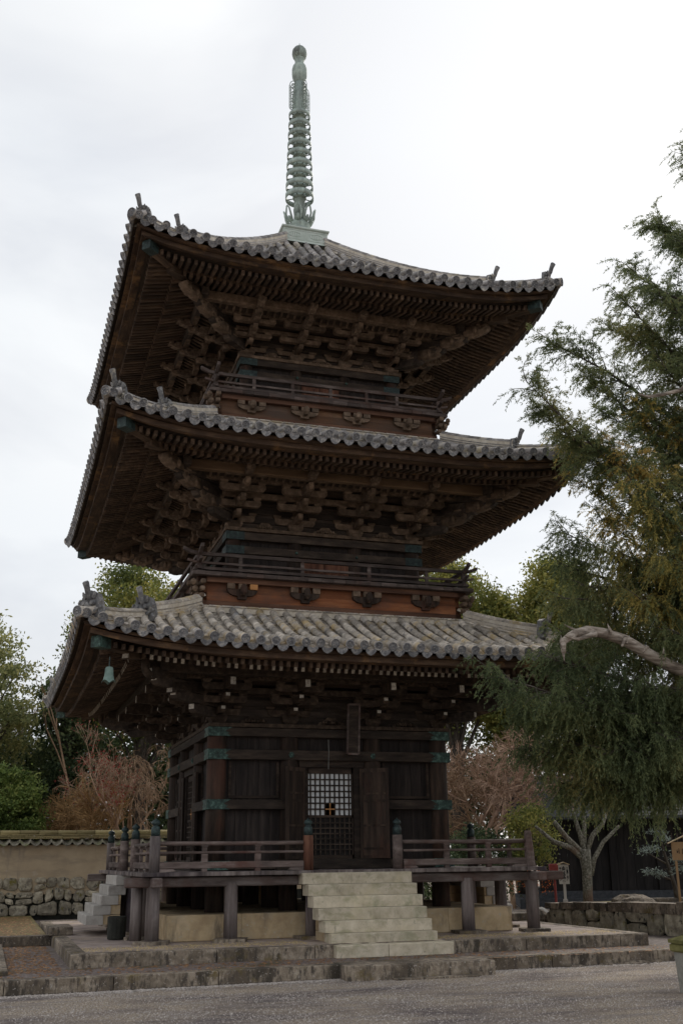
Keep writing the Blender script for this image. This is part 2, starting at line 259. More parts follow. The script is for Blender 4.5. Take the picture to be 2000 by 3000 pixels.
# pieces: up to 300 of a name under the pagoda become objects, the others are joined
COUNT = {}; REST = {}
class Proto:
    def __init__(s, name, mb, m, smooth=False): s.name = name; s.me = mb.mesh(name, m, smooth); s.v, s.f = mb.arrays(); s.mi = mb.mi; s.m = m; s.smooth = smooth
def place(pr, M, parent, vis=True, cap=300, label=None):
    c = COUNT.get(pr.name, 0)
    if vis and c < cap:
        COUNT[pr.name] = c+1; return link(pr.name, pr.me, parent, M, label)
    ms = pr.m if isinstance(pr.m, list) else [pr.m]
    mb = REST.setdefault((pr.name, parent.name), (MB(), parent, ms, pr.smooth))[0]
    v = pr.v @ np.array(M)[:3, :3].T + np.array(M)[:3, 3]; k = mb.n
    mb.v.append(v); mb.f += [tuple(i+k for i in q) for q in pr.f]; mb.mi += pr.mi; mb.n += len(v)
def flush():
    for (nm, _), (mb, par, ms, smo) in REST.items(): obj(nm, mb, ms, par, smooth=smo, kind='stuff')
    REST.clear()
FACE = [Matrix.Rotation(R(a), 4, 'Z') for a in (0, -90, 90, 180)]       # front, left, right, back
def frame(o, x, y, z):
    x, y, z = Vector(x), Vector(y), Vector(z); return Matrix(((x.x, y.x, z.x, o[0]), (x.y, y.y, z.y, o[1]), (x.z, y.z, z.z, o[2]), (0, 0, 0, 1)))

def worn(mb, x0, x1, y0, y1, z0, z1, seed=None, jit=.007, bev=.02, seg=.12):
    """a cut stone whose arrises are worn unevenly along its length (long axis = x)"""
    rg = random.Random(seed if seed is not None else rnd.random()); n = max(3, int((x1-x0)/seg)); v = []; f = []
    for i in range(n+1):
        x = x0+(x1-x0)*i/n; e = .012 if i in (0, n) else 0; b = bev*rg.uniform(.35, 1.0)*(1 if rg.random() > .08 else 2.0); b2 = bev*rg.uniform(.4, 1.1); jj = lambda: rg.uniform(-jit, jit)*.5
        v += [(x, y0+e+jj(), z0), (x, y0+e+jj(), z1-b-e), (x, y0+b+e+jj()*.5, z1-e*.5), (x, y1-b2-e, z1-e*.5+jj()*.3), (x, y1-e, z1-b2-e), (x, y1-e, z0)]
    for i in range(n):
        for k in range(6): f.append((6*i+k, 6*i+6+k, 6*i+6+(k+1) % 6, 6*i+(k+1) % 6))
    f += [tuple(range(6)), tuple(range(6*n+5, 6*n-1, -1))]
    return mb.add(v, [tuple(reversed(q)) for q in f])
# ------------------------------------------------------------------ ground and platforms
g = MB(); g.add([(-400, -400, 0), (400, -400, 0), (400, 900, 0), (-400, 900, 0)], [(0, 1, 2, 3)])
obj('gravel_ground', g, GRAV, kind='structure')
# lower stone terrace, front edge skewed slightly as in the photograph
def p0y(x): return -6.98 + .047*(x+6.3)
PB = .015
t = MB(); t.prism([(-14, p0y(-14)+.12), (9.0, p0y(9)+.12), (9.0, 10.2), (-14, 10.2)], 0.0, .196, 'z')
lower = obj('lower_terrace', t, PAVEL, kind='structure')
x = -14.0
def block(x0, x1, y0, y1, z0, z1, b=.012, j=.006):
    mb = MB(); mb.box(x0, x1, y0, y1, z0, z1, bev=b); return mb
while x < 8.9:
    wd = rnd.uniform(1.5, 2.6); x1 = min(x+wd, 9.0); yy = p0y((x+x1)/2)
    mb = MB(); mb.box(0, x1-x-.012, 0, .30, 0, .2+rnd.uniform(.0, .008), bev=.012)
    obj('kerb_stone', mb, KERB, lower, frame((x, p0y(x), .0), (math.cos(.047), math.sin(.047), 0), (-math.sin(.047), math.cos(.047), 0), (0, 0, 1))); x = x1
# thin foundation stones peeping out along the kerb foot
for k in range(14):
    xx = rnd.choice([rnd.uniform(-1.2, -.2), rnd.uniform(3.2, 5.4), rnd.uniform(-1, 5)]); mb = MB()
    mb.lathe([(.10+rnd.random()*.08, 0), (.12+rnd.random()*.1, .02), (.09, .03+rnd.random()*.03)], 7)
    obj('footing_stone', mb, KERB, lower, Matrix.Translation((xx, p0y(xx)-.07, -.005)) @ Matrix.Diagonal((rnd.uniform(.7, 1.6), .5, 1, 1)))
P1 = 5.27
t = MB(); t.box(-P1+.24, P1-.24, -P1-.17+.24, P1-.24, .196, .396)
upper = obj('upper_terrace', t, PAVE, kind='structure')
def run(parent, a, b, zt, h, wd, m, fr):
    """kerb stones from a to b along local x of frame fr"""
    x = a
    while x < b-.01:
        x1 = min(x+rnd.uniform(1.5, 2.4), b)
        if b-x1 < .5: x1 = b
        mb = MB(); worn(mb, x+.006, x1-.006, 0, wd, zt-h, zt+rnd.uniform(-.004, .006)); obj('kerb_stone', mb, m, parent, fr); x = x1
Yf = -P1-.17
I4 = Matrix.Identity(4)
run(upper, -P1, P1, .402, .21, .27, KERB, Matrix.Translation((0, Yf, 0)))
run(upper, -P1, P1, .402, .21, .27, KERB, Matrix.Translation((0, P1, 0)) @ Matrix.Rotation(math.pi, 4, 'Z'))
run(upper, -P1+.275, -Yf-.275, .402, .21, .27, KERB, Matrix.Translation((-P1, 0, 0)) @ Matrix.Rotation(-math.pi/2, 4, 'Z'))
run(upper, Yf+.275, P1-.275, .402, .21, .27, KERB, Matrix.Translation((P1, 0, 0)) @ Matrix.Rotation(math.pi/2, 4, 'Z'))
# left: strip of kerb and mossy ground with a leaf-littered gutter
t = MB(); t.box(-14, -5.3, .1, 10.0, .19, .33); obj('moss_ground', t, MOSS, kind='structure')
k1 = MB(); k1.box(-14, -5.28, -.22, .1, .19, .39, bev=.015); obj('kerb_stone', k1, KERB, lower)
k2 = MB(); k2.box(-6.75, -6.22, -6.2, -.3, .19, .262, bev=.012); obj('kerb_stone', k2, KERB, lower)
# right: gravel path beyond and a mossy raised bed
t = MB(); t.prism([(6.3, .2), (7.05, -3.3), (7.6, -6.2), (30, -6.2), (30, 4.5), (9, 3.2)], .0, .60, 'z'); obj('raised_garden_bed', t, MOSS, kind='structure')

# ------------------------------------------------------------------ stone stairways
def stairs(nm_label, M, n, run_, rise, ztop, hw, y0, m, slab=None):
    t = thing('stone_stairway', nm_label, 'stairs', tuple((M @ Matrix.Translation((0, -(y0+.5), .4))).translation), group='stone stairways around the pagoda')
    for i in range(n):
        zt = ztop-i*rise; yf = -(y0+run_*i); mb = MB(); h = rise
        worn(mb, -hw+(.045*i if n == 6 else 0)+rnd.uniform(-.012, .012), hw+rnd.uniform(-.01, .02)+(.012*i if n == 6 else 0), yf, yf+run_+.22, zt-h+.004, zt, seed=i*7+int(hw*100), jit=.006, bev=.018, seg=.08)
        obj('step', mb, m, t, M)
    mb = MB()
    for i in range(1, n): cw_ = .27 if n == 6 else .015; mb.box(-hw+cw_+.001*i, hw-cw_-.001*i, -(y0+run_*i)+.23+.001, -(y0-.12), ztop-rise*(i+1)+.006, ztop-rise*i-.003)
    obj('stair_core', mb, TANS, t, M)
    return t
st = stairs('broad pale stone stairway climbing to the front door', I4, 6, .2, .2, 1.555, 1.08, 4.13, STEP)
mb = MB(); worn(mb, -.90, .03, -5.62, -5.02, .2, .404); obj('step', mb, STEP, st)
mb = MB(); worn(mb, .040, 1.24, -5.62, -5.02, .2, .402); obj('step', mb, STEP, st)
mb = MB(); worn(mb, -1.22, 1.27, -7.20, -6.40, .0, .222); obj('step', mb, KERB, st, label='long mossy bottom slab')
mb = MB(); mb.box(-.5, .95, -7.36, -7.20, -.02, .028, bev=.01); obj('step', mb, KERB, st)
for ff, lb in ((1, 'grey stone stairway seen side-on at the left of the veranda'), (2, 'stone stairway on the far right side seen through the veranda posts'), (3, 'stone stairway behind the pagoda glimpsed under the floor')):
    s_ = stairs(lb, FACE[ff], 5, .14, .185, 1.525, 1.0, 4.13, STEPG)
    mb = MB(); mb.box(-.55, .55, -5.35, -4.88, .4, .56, bev=.015); obj('step', mb, KERB, s_, FACE[ff])

# ------------------------------------------------------------------ pagoda
pg = thing('pagoda', 'dark weathered timber pagoda with three tiled roofs and a green bronze spire', 'pagoda', (0, 0, .4))
# plinth
def plinth():
    for k in range(4):
        x = -3.45
        while x < 3.44:
            x1 = min(x+rnd.uniform(1.0, 1.7), 3.45)
            if 3.45-x1 < .4: x1 = 3.45
            mb = MB(); mb.box(x+.003, x1-.003, -3.45, -3.1, .40, .85, bev=.01); obj('plinth_block', mb, TANS, pg, FACE[k]) if (k != 1 and k != 2) else None
            if k in (1, 2):
                a, b = max(x, -3.09), min(x1, 3.09)
                if b-a > .05: mb = MB(); mb.box(a+.003, b-.003, -3.45, -3.1, .40, .85, bev=.01); obj('plinth_block', mb, TANS, pg, FACE[k])
            x = x1
plinth()
mb = MB(); mb.box(-3.099, 3.099, -3.099, 3.099, .4, .84); obj('plinth_core', mb, TANS, pg)
# floor supports: round posts and their stones
PX = [-3.76, -2.34, -.80, .85, 2.36, 3.78]
pr = Proto('veranda_post', MB().lathe([(.128, 0), (.126, .5), (.12, .95), (.118, .963)], 12), GRV, True)
ps = Proto('base_stone', MB().prism([(-.30, -.26), (.28, -.28), (.31, .22), (.05, .30), (-.28, .26)], 0, .055, 'z'), KERB)
for k in range(4):
    for x in PX[:-1]:
        place(pr, FACE[k] @ Matrix.Translation((x, -3.76, .452)), pg); place(ps, FACE[k] @ Matrix.Translation((x, -3.76, .397)) @ Matrix.Rotation(rnd.uniform(-.3, .3), 4, 'Z'), pg)
place(Proto('veranda_post', MB().lathe([(.11, 0), (.105, .95)], 12), GRV, True), Matrix.Translation((-4.02, -3.55, .45)), pg)
# under-floor posts on the plinth
mb = MB()
for x in (-2.38, -.9, .9, 2.38):
    for y in (-2.38, -.9, .9, 2.38):
        obj('underfloor_post', MB().lathe([(.19, .841), (.19, 1.52)], 12, c=(x, y)), DKV, pg, smooth=True)
for k in range(4):
    mb = MB(); mb.box(-4.28, 4.28 if k else 4.45, -3.84, -3.68, 1.345 + .002*k, 1.512+.002*k, bev=.02); obj('floor_beam', mb, GRW, pg, FACE[k])
    mb = MB(); mb.box(-2.9, 2.9, -2.9, -2.74, 1.35+.002*k, 1.50+.002*k); obj('floor_beam', mb, DK, pg, FACE[k])
# deck boards (run outwards), corner boards mitred by square corners
dk = []
for k in range(4):
    x = -4.0 if k in (0, 3) else -2.62
    xe = 4.0 if k in (0, 3) else 2.62
    while x < xe-.02:
        x1 = min(x+rnd.uniform(.2, .3), xe); 
        mb = MB(); mb.box(x+.002, x1-.002, -4.0-rnd.uniform(0, .025), -2.62, 1.53, 1.6+rnd.uniform(-.003, .003), bev=.006)
        obj('deck_board', mb, GRV, pg, FACE[k]); x = x1
# body: columns, panels, wrap-around beams
CX = [-2.4, -.9, .9, 2.4]
def body(z0, z1, cx, cr, pan, beams, fit, m_panel=DKB, ext=.02):
    hw = abs(cx[0]); pc = Proto('column', MB().lathe([(cr, 0), (cr, z1-z0)], 18), DKV, True)
    for k in range(4):
        for x in cx[:-1]: place(pc, FACE[k] @ Matrix.Translation((x, -hw, z0)), pg)
    for k in range(4):
        for i in range(3):
            a, b = cx[i]+cr*.8, cx[i+1]-cr*.8
            lo = 3.74 if (i == 1 and z0 < 3) else z0
            n = 5; wd = (b-a)/n
            for j in range(n):
                mb = MB(); mb.box(a+j*wd+.003, a+(j+1)*wd-.003, -hw-.03-rnd.uniform(0, .008), -hw+.05, lo, z1); obj('wall_board', mb, m_panel, pg, FACE[k])
            if z0 > 3:
                pass
    o = hw+cr+ext
    for (zb, zt, sp, st_) in beams:
        for k in range(4):
            oo = o+.0025*(k % 2)
            e = .0 if st_ != 'end' else .12
            for (a, b) in sp:
                mb = MB(); mb.box(max(a, -oo)-(e if a < -hw else 0)+.001, min(b, oo)+(e if b > hw else 0)-.001, -oo, -hw+.02, zb+.0015*k, zt-.0015*k, bev=.008); obj('tie_beam', mb, BEAM, pg, FACE[k])
            if fit:
                for sx in (-1, 1):
                    mb = MB(); q = oo+e
                    P = [(q+.004, zb-.004), (q+.004, zt+.004), (q-.48, zt+.004), (q-.40, zt-.035), (q-.33, (zb+zt)/2+.01), (q-.42, (zb+zt)/2-.02), (q-.38, zb+.04), (q-.46, zb-.004)]
                    if fit == 2: P = [(q+.004, zb-.004), (q+.004, zt+.004), (q-.40, zt+.004), (q-.40, zb-.004)]
                    P = [(sx*a, b) for a, b in P]
                    if sx > 0: P = P[::-1]
                    mb.prism(P, -oo-.007, -oo+.012, 'y'); obj('copper_fitting', mb, COP if fit == 1 else COPD, pg, FACE[k])
B1 = [(-9, 9)]
body(1.6, 4.4, CX, .20, None, [(4.19, 4.36, B1, 'wrap'), (3.73, 3.925, B1, 'wrap'), (2.76, 2.945, [(-9, -.86), (.86, 9)], 'wrap'), (1.62, 1.78, B1, 'wrap')], 1, ext=.01)
# flower bosses on the middle beam
fb = MB()
for a in range(6): fb.tube([(.038*math.cos(a*math.pi/3), 0, .038*math.sin(a*math.pi/3)), (.038*math.cos(a*math.pi/3), -.02, .038*math.sin(a*math.pi/3))], [.024, .018], 8)
fb.tube([(0, 0, 0), (0, -.035, 0)], [.028, .018], 10)
FB = Proto('flower_boss', fb, MATS['copper_green'])
for k in (0, 1):
    for x in (-.89, .87): place(FB, FACE[k] @ Matrix.Translation((x, -2.616, 3.83)), pg)
# raised frames on the side bays (panel moulding)
for k in (0, 1):
    for s in (-1, 1):
        mb = MB(); x0, x1 = sorted((s*1.12, s*2.16))
        for (a, b, c, d) in ((x0, x1, 2.98, 3.03), (x0, x0+.05, 3.03, 3.70), (x1-.05, x1, 3.03, 3.70)): mb.box(a, b, -2.475, -2.42, c, d)
        obj('panel_moulding', mb, DK, pg, FACE[k])
# doorways
def doorway(k):
    Mx = FACE[k]
    fr_ = MB(); fr_.box(-.66, -.53, -2.50, -2.30, 1.78, 3.6); fr_.box(.47, .62, -2.50, -2.30, 1.78, 3.6); fr_.box(-.7, .7, -2.52, -2.31, 3.6, 3.73)
    d = obj('door_frame', fr_, DK, pg, Mx)
    mb = MB(); mb.box(-.71, -.661, -2.46, -2.33, 1.78, 3.73); mb.box(.621, .71, -2.46, -2.33, 1.78, 3.73); obj('wall_board', mb, DKV, pg, Mx)
    mb = MB(); mb.box(-1.2, 1.2, -2.66, -2.35, 1.602, 1.80, bev=.01); obj('door_sill', mb, BEAM, pg, Mx)
    x0, x1 = -.525, .465
    ld = MB()   # lattice frame
    for (a, b, c, e) in ((x0, x0+.03, 1.80, 3.6), (x1-.03, x1, 1.80, 3.6), (x0, x1, 3.475, 3.6), (x0, x1, 2.60, 2.65), (x0, x1, 1.80, 1.87)): ld.box(a, b, -2.46, -2.41, c, e)
    ld = obj('lattice_door', ld, DK, pg, Mx)
    X0, X1 = x0+.03, x1-.03; sx = (X1-X0)/9.0; Z0, Z1 = 2.65, 3.475; sz = (Z1-Z0)/7
    for i in range(9):
        xx = X0+sx*(i+.5)
        mb = MB(); mb.box(xx-.013, xx+.013, -2.452, -2.425, Z0, Z1); obj('lattice_bar', mb, NEWW if False else DK, ld, Mx)
    for j in range(1, 7):
        mb = MB(); mb.box(X0, X1, -2.457, -2.424, Z0+sz*j-.013, Z0+sz*j+.013); obj('lattice_bar', mb, DK, ld, Mx)
    for i in range(10):
        for j in range(7):
            if i in (4, 5) and j in (0, 1): continue
            a = X0+sx*(i-.5); b = a+sx; a, b = max(a, X0), min(b, X1)
            mb = MB(); mb.box(a+.001, b-.001, -2.422, -2.418, Z0+sz*j+.001, Z0+sz*(j+1)-.001); obj('paper_pane', mb, PAPER, ld, Mx)
    mb = MB(); mb.box(X0+sx*4.5-.012, X0+sx*4.5+.012, -2.459, -2.425, Z0, Z0+sz*2); obj('lattice_bar', mb, NEWW, ld, Mx, label='paler replaced lattice bar')
    mb = MB(); mb.box(X0+sx*3.5, X0+sx*5.5, -2.460, -2.425, Z0+sz-.011, Z0+sz+.011); obj('lattice_bar', mb, NEWW, ld, Mx, label='paler replaced lattice bar')
    Z0, Z1 = 1.87, 2.60
    for i in range(9):
        xx = X0+sx*(i+.5); mb = MB(); mb.box(xx-.013, xx+.013, -2.452, -2.425, Z0, Z1); obj('lattice_bar', mb, BEAM, ld, Mx)
    for j in range(1, 7):
        z = Z0+(Z1-Z0)*j/7; mb = MB(); mb.box(X0, X1, -2.459, -2.424, z-.013, z+.013); obj('lattice_bar', mb, BEAM, ld, Mx)
    mb = MB(); mb.box(X0, X1, -2.40, -2.37, Z0, Z1); obj('backing_board', mb, BLK, ld, Mx)
    for s, ang in (((-1, 38), (1, 30)) if k == 0 else ((-1, 4), (1, 4))):
        lw = .60; lf = MB()
        lf.box(0, lw, -.012, .012, .02, 1.76); lfm = []
        Fm = Matrix.Translation((s*.60, -2.53, 1.80)) @ Matrix.Rotation(-R(ang) if s > 0 else math.pi+R(ang), 4, 'Z')
        leaf = obj('door_leaf', lf, DKV, pg, Mx @ Fm)
        q = MB(); sd_ = -1 if s > 0 else 1
        for (a, b, c, e) in ((0, .06, 0, 1.78), (lw-.06, lw, 0, 1.78), (.06, lw-.06, 1.70, 1.78), (.06, lw-.06, 1.25, 1.29), (.06, lw-.06, 1.10, 1.15), (.06, lw-.06, .62, .66), (.06, lw-.06, .17, .21), (.06, lw-.06, 0, .06), (lw/2-.025, lw/2+.025, .21, 1.10)):
            q.box(a, b, -.028, .028, c+.001, e-.001)
        obj('leaf_frame', q, DKV, leaf, Mx @ Fm)
doorway(0); doorway(1)
for k in (2, 3):
    mb = MB(); mb.box(-.7, .7, -2.42, -2.3, 1.6, 4.4); obj('wall_board', mb, DKV, pg, FACE[k])

# -------- veranda railing
def giboshi(cap=True):
    mb = MB(); mb.lathe([(.088, .0), (.09, .12), (.084, .14), (.084, .15), (.074, .17), (.055, .19), (.05, .205), (.078, .22), (.088, .25), (.075, .285), (.035, .31), (.012, .325), (.006, .345)], 16); return mb
NW = {}
for m_ in (RAIL, REDP, GRV): NW[m_.name] = Proto('newel_post', MB().lathe([(.098, 0), (.097, .3), (.096, .63)], 16), m_, True)
GB = Proto('newel_cap', giboshi(), COPD, True)
def newel(M, m_, cap=True):
    place(NW[m_.name], M, pg)
    if cap: place(GB, M @ Matrix.Translation((0, 0, .6305)) @ Matrix.Scale(.93, 4), pg)
newel(Matrix.Translation((-3.76, -3.76, 1.60)), GRV); newel(Matrix.Translation((-.87, -3.76, 1.60)), REDP); newel(Matrix.Translation((.93, -3.76, 1.60)), RAIL)
mb = MB(); mb.lathe([(.10, 0), (.095, .3), (.07, .66), (.055, .70)], 12, M=Matrix.Shear('XY', 4, (-.03, 0))); obj('newel_post', mb, RAIL, pg, Matrix.Translation((3.77, -3.76, 1.60)), label='weathered corner post with its cap missing')
for y in (-.95, .95): newel(Matrix.Translation((-3.76, y, 1.60)), RAIL)
newel(Matrix.Translation((-3.76, 3.76, 1.60)), GRV)
for y in (-.95, .95): newel(Matrix.Translation((3.76, y, 1.60)), RAIL)
for x in (-.9, .9): newel(Matrix.Translation((x, 3.76, 1.60)), RAIL)
newel(Matrix.Translation((3.76, 3.76, 1.60)), GRV)
def railrun(M, a, b, st):
    # three rails and struts between a and b on the local x axis, y=-3.76
    mb = MB(); mb.tube([(a, -3.76, 2.10), ((a+b)/2, -3.76, 2.092), (b, -3.76, 2.10)], .038, 8); obj('top_rail', mb, RAIL, pg, M, smooth=True)
    mb = MB(); mb.box(a, b, -3.80, -3.72, 1.915, 1.96, bev=.012); obj('middle_rail', mb, RAIL, pg, M)
    mb = MB(); mb.prism([(a, 1.66), (a+.25, 1.655), (a+.3, 1.62), (a+.1, 1.602), (a, 1.602)][::-1], -3.80, -3.72, 'y') 
    mb.prism([(b, 1.602), (b-.1, 1.602), (b-.3, 1.62), (b-.25, 1.655), (b, 1.66)][::-1], -3.80, -3.72, 'y'); mb.box(a, b, -3.805, -3.725, 1.66, 1.775, bev=.01); obj('bottom_rail', mb, RAIL, pg, M)
    for s in st:
        mb = MB(); mb.box(s-.05, s+.05, -3.80, -3.72, 1.602, 1.659); mb.box(s-.055, s+.055, -3.795, -3.735, 1.776, 1.914); mb.box(s-.045, s+.045, -3.79, -3.74, 1.961, 2.04); mb.prism([(s-.075, 2.065), (s-.045, 2.035), (s+.045, 2.035), (s+.075, 2.065), (s+.06, 2.075), (s-.06, 2.075)], -3.81, -3.71, 'y')
        obj('rail_strut', mb, RAIL, pg, M)
for k in range(4):
    railrun(FACE[k], -3.67, -1.04 if k else -.97, (-2.85, -1.85)); railrun(FACE[k], 1.04, 3.67, (1.95, 2.85))

# -------- brackets
def arm_poly(hl, h, bev=.5):
    c = h*bev; return [(-hl, h), (-hl, h*.45), (-hl+c*.5, h*.12), (-hl+c*1.3, 0), (hl-c*1.3, 0), (hl-c*.5, h*.12), (hl, h*.45), (hl, h)]
bb = MB(); bb.box(-.088, .088, -.088, .088, .055, .115); bb.add([(-.06, -.06, 0), (.06, -.06, 0), (.06, .06, 0), (-.06, .06, 0), (-.088, -.088, .055), (.088, -.088, .055), (.088, .088, .055), (-.088, .088, .055)], [(3, 2, 1, 0), (0, 1, 5, 4), (1, 2, 6, 5), (2, 3, 7, 6), (3, 0, 4, 7)])
BLK_ = Proto('bearing_block', bb, BR)
BLKD = Proto('bearing_block', bb, BRD)
def nose(lit=1.0):
    """curled carved nose profile in (y,z), pointing to -y"""
    return [(.0, .0), (-.10, -.01), (-.20, .0), (-.28, .03), (-.33, .08), (-.33, .13), (-.29, .17), (-.245, .165), (-.235, .13), (-.265, .115), (-.25, .095), (-.21, .11), (-.18, .16), (-.10, .17), (0, .17)]
def brackets(hw, zb, hg, zg, cx, style, R_):
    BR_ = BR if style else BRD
    st = (hg-hw)/3.0; dz = (zg-zb-.20)/3.0; ah = dz*.66; bs = dz*.34/.115
    for k in range(4):
        vis = k in (0, 1)
        Mx = FACE[k]
        # wall plate and continuous arms
        mb = MB(); mb.box(-hw-.22, hw+.22, -hw-.2, -hw+.1, zb-.075+.001*k, zb-.002-.001*k); obj('wall_plate', mb, BR_, pg, Mx)
        mb = MB()
        for j in range(4): mb.box(-hw, hw, -hw-.05+.001*j, -hw+.04, zb+.16+dz*j, zb+.16+dz*j+ah)
        mb.box(-hw+.01, hw-.01, -hw-.01, -hw+.045, zb, zg+.55)
        obj('bracket_wall', mb, BEAM, pg, Mx)
        # tangential ties carried by the steps, and the outer purlin
        for j in (1, 2):
            yy = hw+st*j; mb = MB(); mb.box(-yy, yy, -yy-.045, -yy+.045, zb+.16+dz*(j+1)-.003*k, zb+.16+dz*(j+1)+ah*.9-.003*k); obj('tie_beam', mb, BR_, pg, Mx)
        mb = MB(); mb.box(-hg-.28, hg+.28, -hg-.10, -hg+.07, zg-.02+.001*k, zg+.20-.001*k, bev=.02); obj('eave_purlin', mb, PURL if style == 1 and R_ > 5 and k == 0 else (BR_ if k == 0 else BEAM), pg, Mx)
        # coved ribs between second and third step
        mb = MB(); n = int(2*hg/.16)
        for i in range(n):
            x = -hg+.1+i*(2*hg-.2)/(n-1); lim = min(hg, max(abs(x), hw+st*2))
            if abs(x) > hw+st*2: continue
            mb.add(*_slab(x, -(hw+st*2)-.03, zb+.16+dz*3+ah*.2, -(hg)+.06, zg+.12, .05, .03))
        obj('coved_ribs', mb, BR_, pg, Mx)
        mb = MB(); a0 = hw+st*2
        mb.add([(-a0, -a0+.04, zb+.2+dz*3), (a0, -a0+.04, zb+.2+dz*3), (hg, -hg+.02, zg+.17), (-hg, -hg+.02, zg+.17)], [(0, 1, 2, 3)])
        mb.add([(-hw, -hw-.02, zb+.16+dz*2.2), (hw, -hw-.02, zb+.16+dz*2.2), (hw+st, -hw-st, zb+.16+dz*2.6), (-hw-st, -hw-st, zb+.16+dz*2.6)], [(0, 1, 2, 3)])
        mb.add([(-hw-st, -hw-st+.03, zb+.16+dz*2.9), (hw+st, -hw-st+.03, zb+.16+dz*2.9), (a0, -a0, zb+.16+dz*3.3), (-a0, -a0, zb+.16+dz*3.3)], [(0, 1, 2, 3)])
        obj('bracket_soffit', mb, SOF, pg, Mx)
        for c in cx:
            corner = abs(abs(c)-hw) < .01
            mb = MB()
            # big block
            mb.box(c-.17, c+.17, -hw-.17, -hw+.12, zb+.085, zb+.165); mb.add([(c-.12, -hw-.12, zb), (c+.12, -hw-.12, zb), (c+.12, -hw+.12, zb), (c-.12, -hw+.12, zb), (c-.17, -hw-.17, zb+.085), (c+.17, -hw-.17, zb+.085), (c+.17, -hw+.12, zb+.085), (c-.17, -hw+.12, zb+.085)], [(3, 2, 1, 0), (0, 1, 5, 4), (1, 2, 6, 5), (2, 3, 7, 6), (3, 0, 4, 7)])
            for j in range(4):
                yy = -(hw+st*j); z0 = zb+.165+dz*j
                if j: mb.prism([(c+a, z0+b-dz*0) for a, b in arm_poly(.50, ah)], yy-.06, yy+.06, 'y')
                else: mb.prism([(c+a, z0+b) for a, b in arm_poly(.46, ah)], yy-.075, yy+.03, 'y')
                if j < 3:   # projecting arm carrying the next step
                    y1 = -(hw+st*(j+1))-.13; mb.prism([(-hw+.1, z0+ah), (y1, z0+ah), (y1, z0+ah*.45), (y1+.05, z0+ah*.12), (y1+.13, z0), (-hw+.1, z0)], c-.052, c+.052, 'x')
            o = obj('bracket_cluster', mb, BR_, pg, Mx)
            for j in range(4):
                yy = -(hw+st*j); z0 = zb+.165+dz*j+ah
                for dx in (-.41, 0, .41):
                    if corner and dx and (c*dx > 0) and j == 0: continue
                    place(BLK_ if style else BLKD, Mx @ Matrix.Translation((c+dx, yy, z0)) @ Matrix.Diagonal((1, 1, bs, 1)), o, vis)
            if style == 0:   # plain sloping lever arms with whitened ends
                y0, y1 = -hw, -(hw+3*st)-.16; z1 = zb+.16+dz*2.05; z0 = z1+.38; mb = MB()
                mb.prism([(y0, z0), (y1, z1+.17), (y1, z1), (y0, z0-.17)], c-.065, c+.065, 'x'); o2 = obj('lever_arm', mb, BR_, pg, Mx)
                mb = MB(); mb.box(c-.05, c+.05, y1-.004, y1, z1+.012, z1+.155); obj('white_end', mb, WHT, o2, Mx)
                for j in (0, 1):
                    yy = -(hw+st*(j+1))-.131; z0 = zb+.165+dz*j
                    mb = MB(); mb.box(c-.04, c+.04, yy-.004, yy, z0+ah*.5, z0+ah*.95); obj('white_end', mb, WHT, o, Mx)
            else:            # carved noses: long ones curled
                for j, sc in ((1, 1.15), (2, 1.3), (3, 1.1)):
                    yy = -(hw+st*j)-.06; z0 = zb+.16+dz*j-.02
                    if j == 3: yy += .0; z0 -= .0
                    mb = MB(); P = [(yy+a*sc*.85, z0+b*sc*.85) for a, b in nose()]; mb.prism(P, c-.075, c+.075, 'x')
                    for i in range(3):
                        a = i*2.1; mb.lathe([(.02, z0+.03), (.06, z0+.07), (.068, z0+.13), (.03, z0+.18)], 8, c=(c+.045*math.cos(a), yy-.25*sc+.035*math.sin(a)))
                    obj('carved_nose', mb, NOSE, pg, Mx, smooth=False)
        # intermediate struts between clusters: carved frog-leg
        for i in range(len(cx)-1):
            m_ = (cx[i]+cx[i+1])/2; mb = MB(); z0 = zb+.002
            mb.prism([(m_-.30, z0), (m_-.27, z0+.06), (m_-.17, z0+.09), (m_-.08, z0+.17), (m_+.08, z0+.17), (m_+.17, z0+.09), (m_+.27, z0+.06), (m_+.30, z0), (m_+.16, z0), (m_, z0+.07), (m_-.16, z0)], -hw-.10, -hw-.055, 'y')
            for q in range(7): mb.lathe([(.012, z0+.02), (.04, z0+.04+.01*(q % 3)), (.03, z0+.08), (.01, z0+.10)], 6, c=(m_-.18+.06*q, -hw-.12))
            obj('carved_strut', mb, BR_, pg, Mx)
    # diagonal corner brackets
    for a in range(4):
        Md = Matrix.Rotation(R(-45+90*a) - math.pi/2*0, 4, 'Z')     # local -y points along the corner diagonal
        q = math.sqrt(2)
        mb = MB(); hd, sd2 = hw*q, st*q
        for j in range(3):
            z0 = zb+.165+dz*j; y1 = -(hd+sd2*(j+1))-.30
            mb.prism([(-hd+.2, z0+ah), (y1, z0+ah), (y1, z0+ah*.2), (y1+.06, z0-.03), (y1+.16, z0-.05), (-hd+.2, z0-.05)], -.08, .08, 'x')
        y1 = -(hd+sd2*3)-.45; zz = zb+.16+dz*2.2; mb.prism([(-hd, zz+.48), (y1, zz+.22), (y1, zz+.02), (-hd, zz+.28)], -.085, .085, 'x')
        y2 = -(hd+sd2*2)-.42; zz = zb+.16+dz*1.3; mb.prism([(-hd, zz+.42), (y2, zz+.20), (y2, zz), (-hd, zz+.22)], -.08, .08, 'x')
        o = obj('corner_bracket', mb, BEAM, pg, Md)
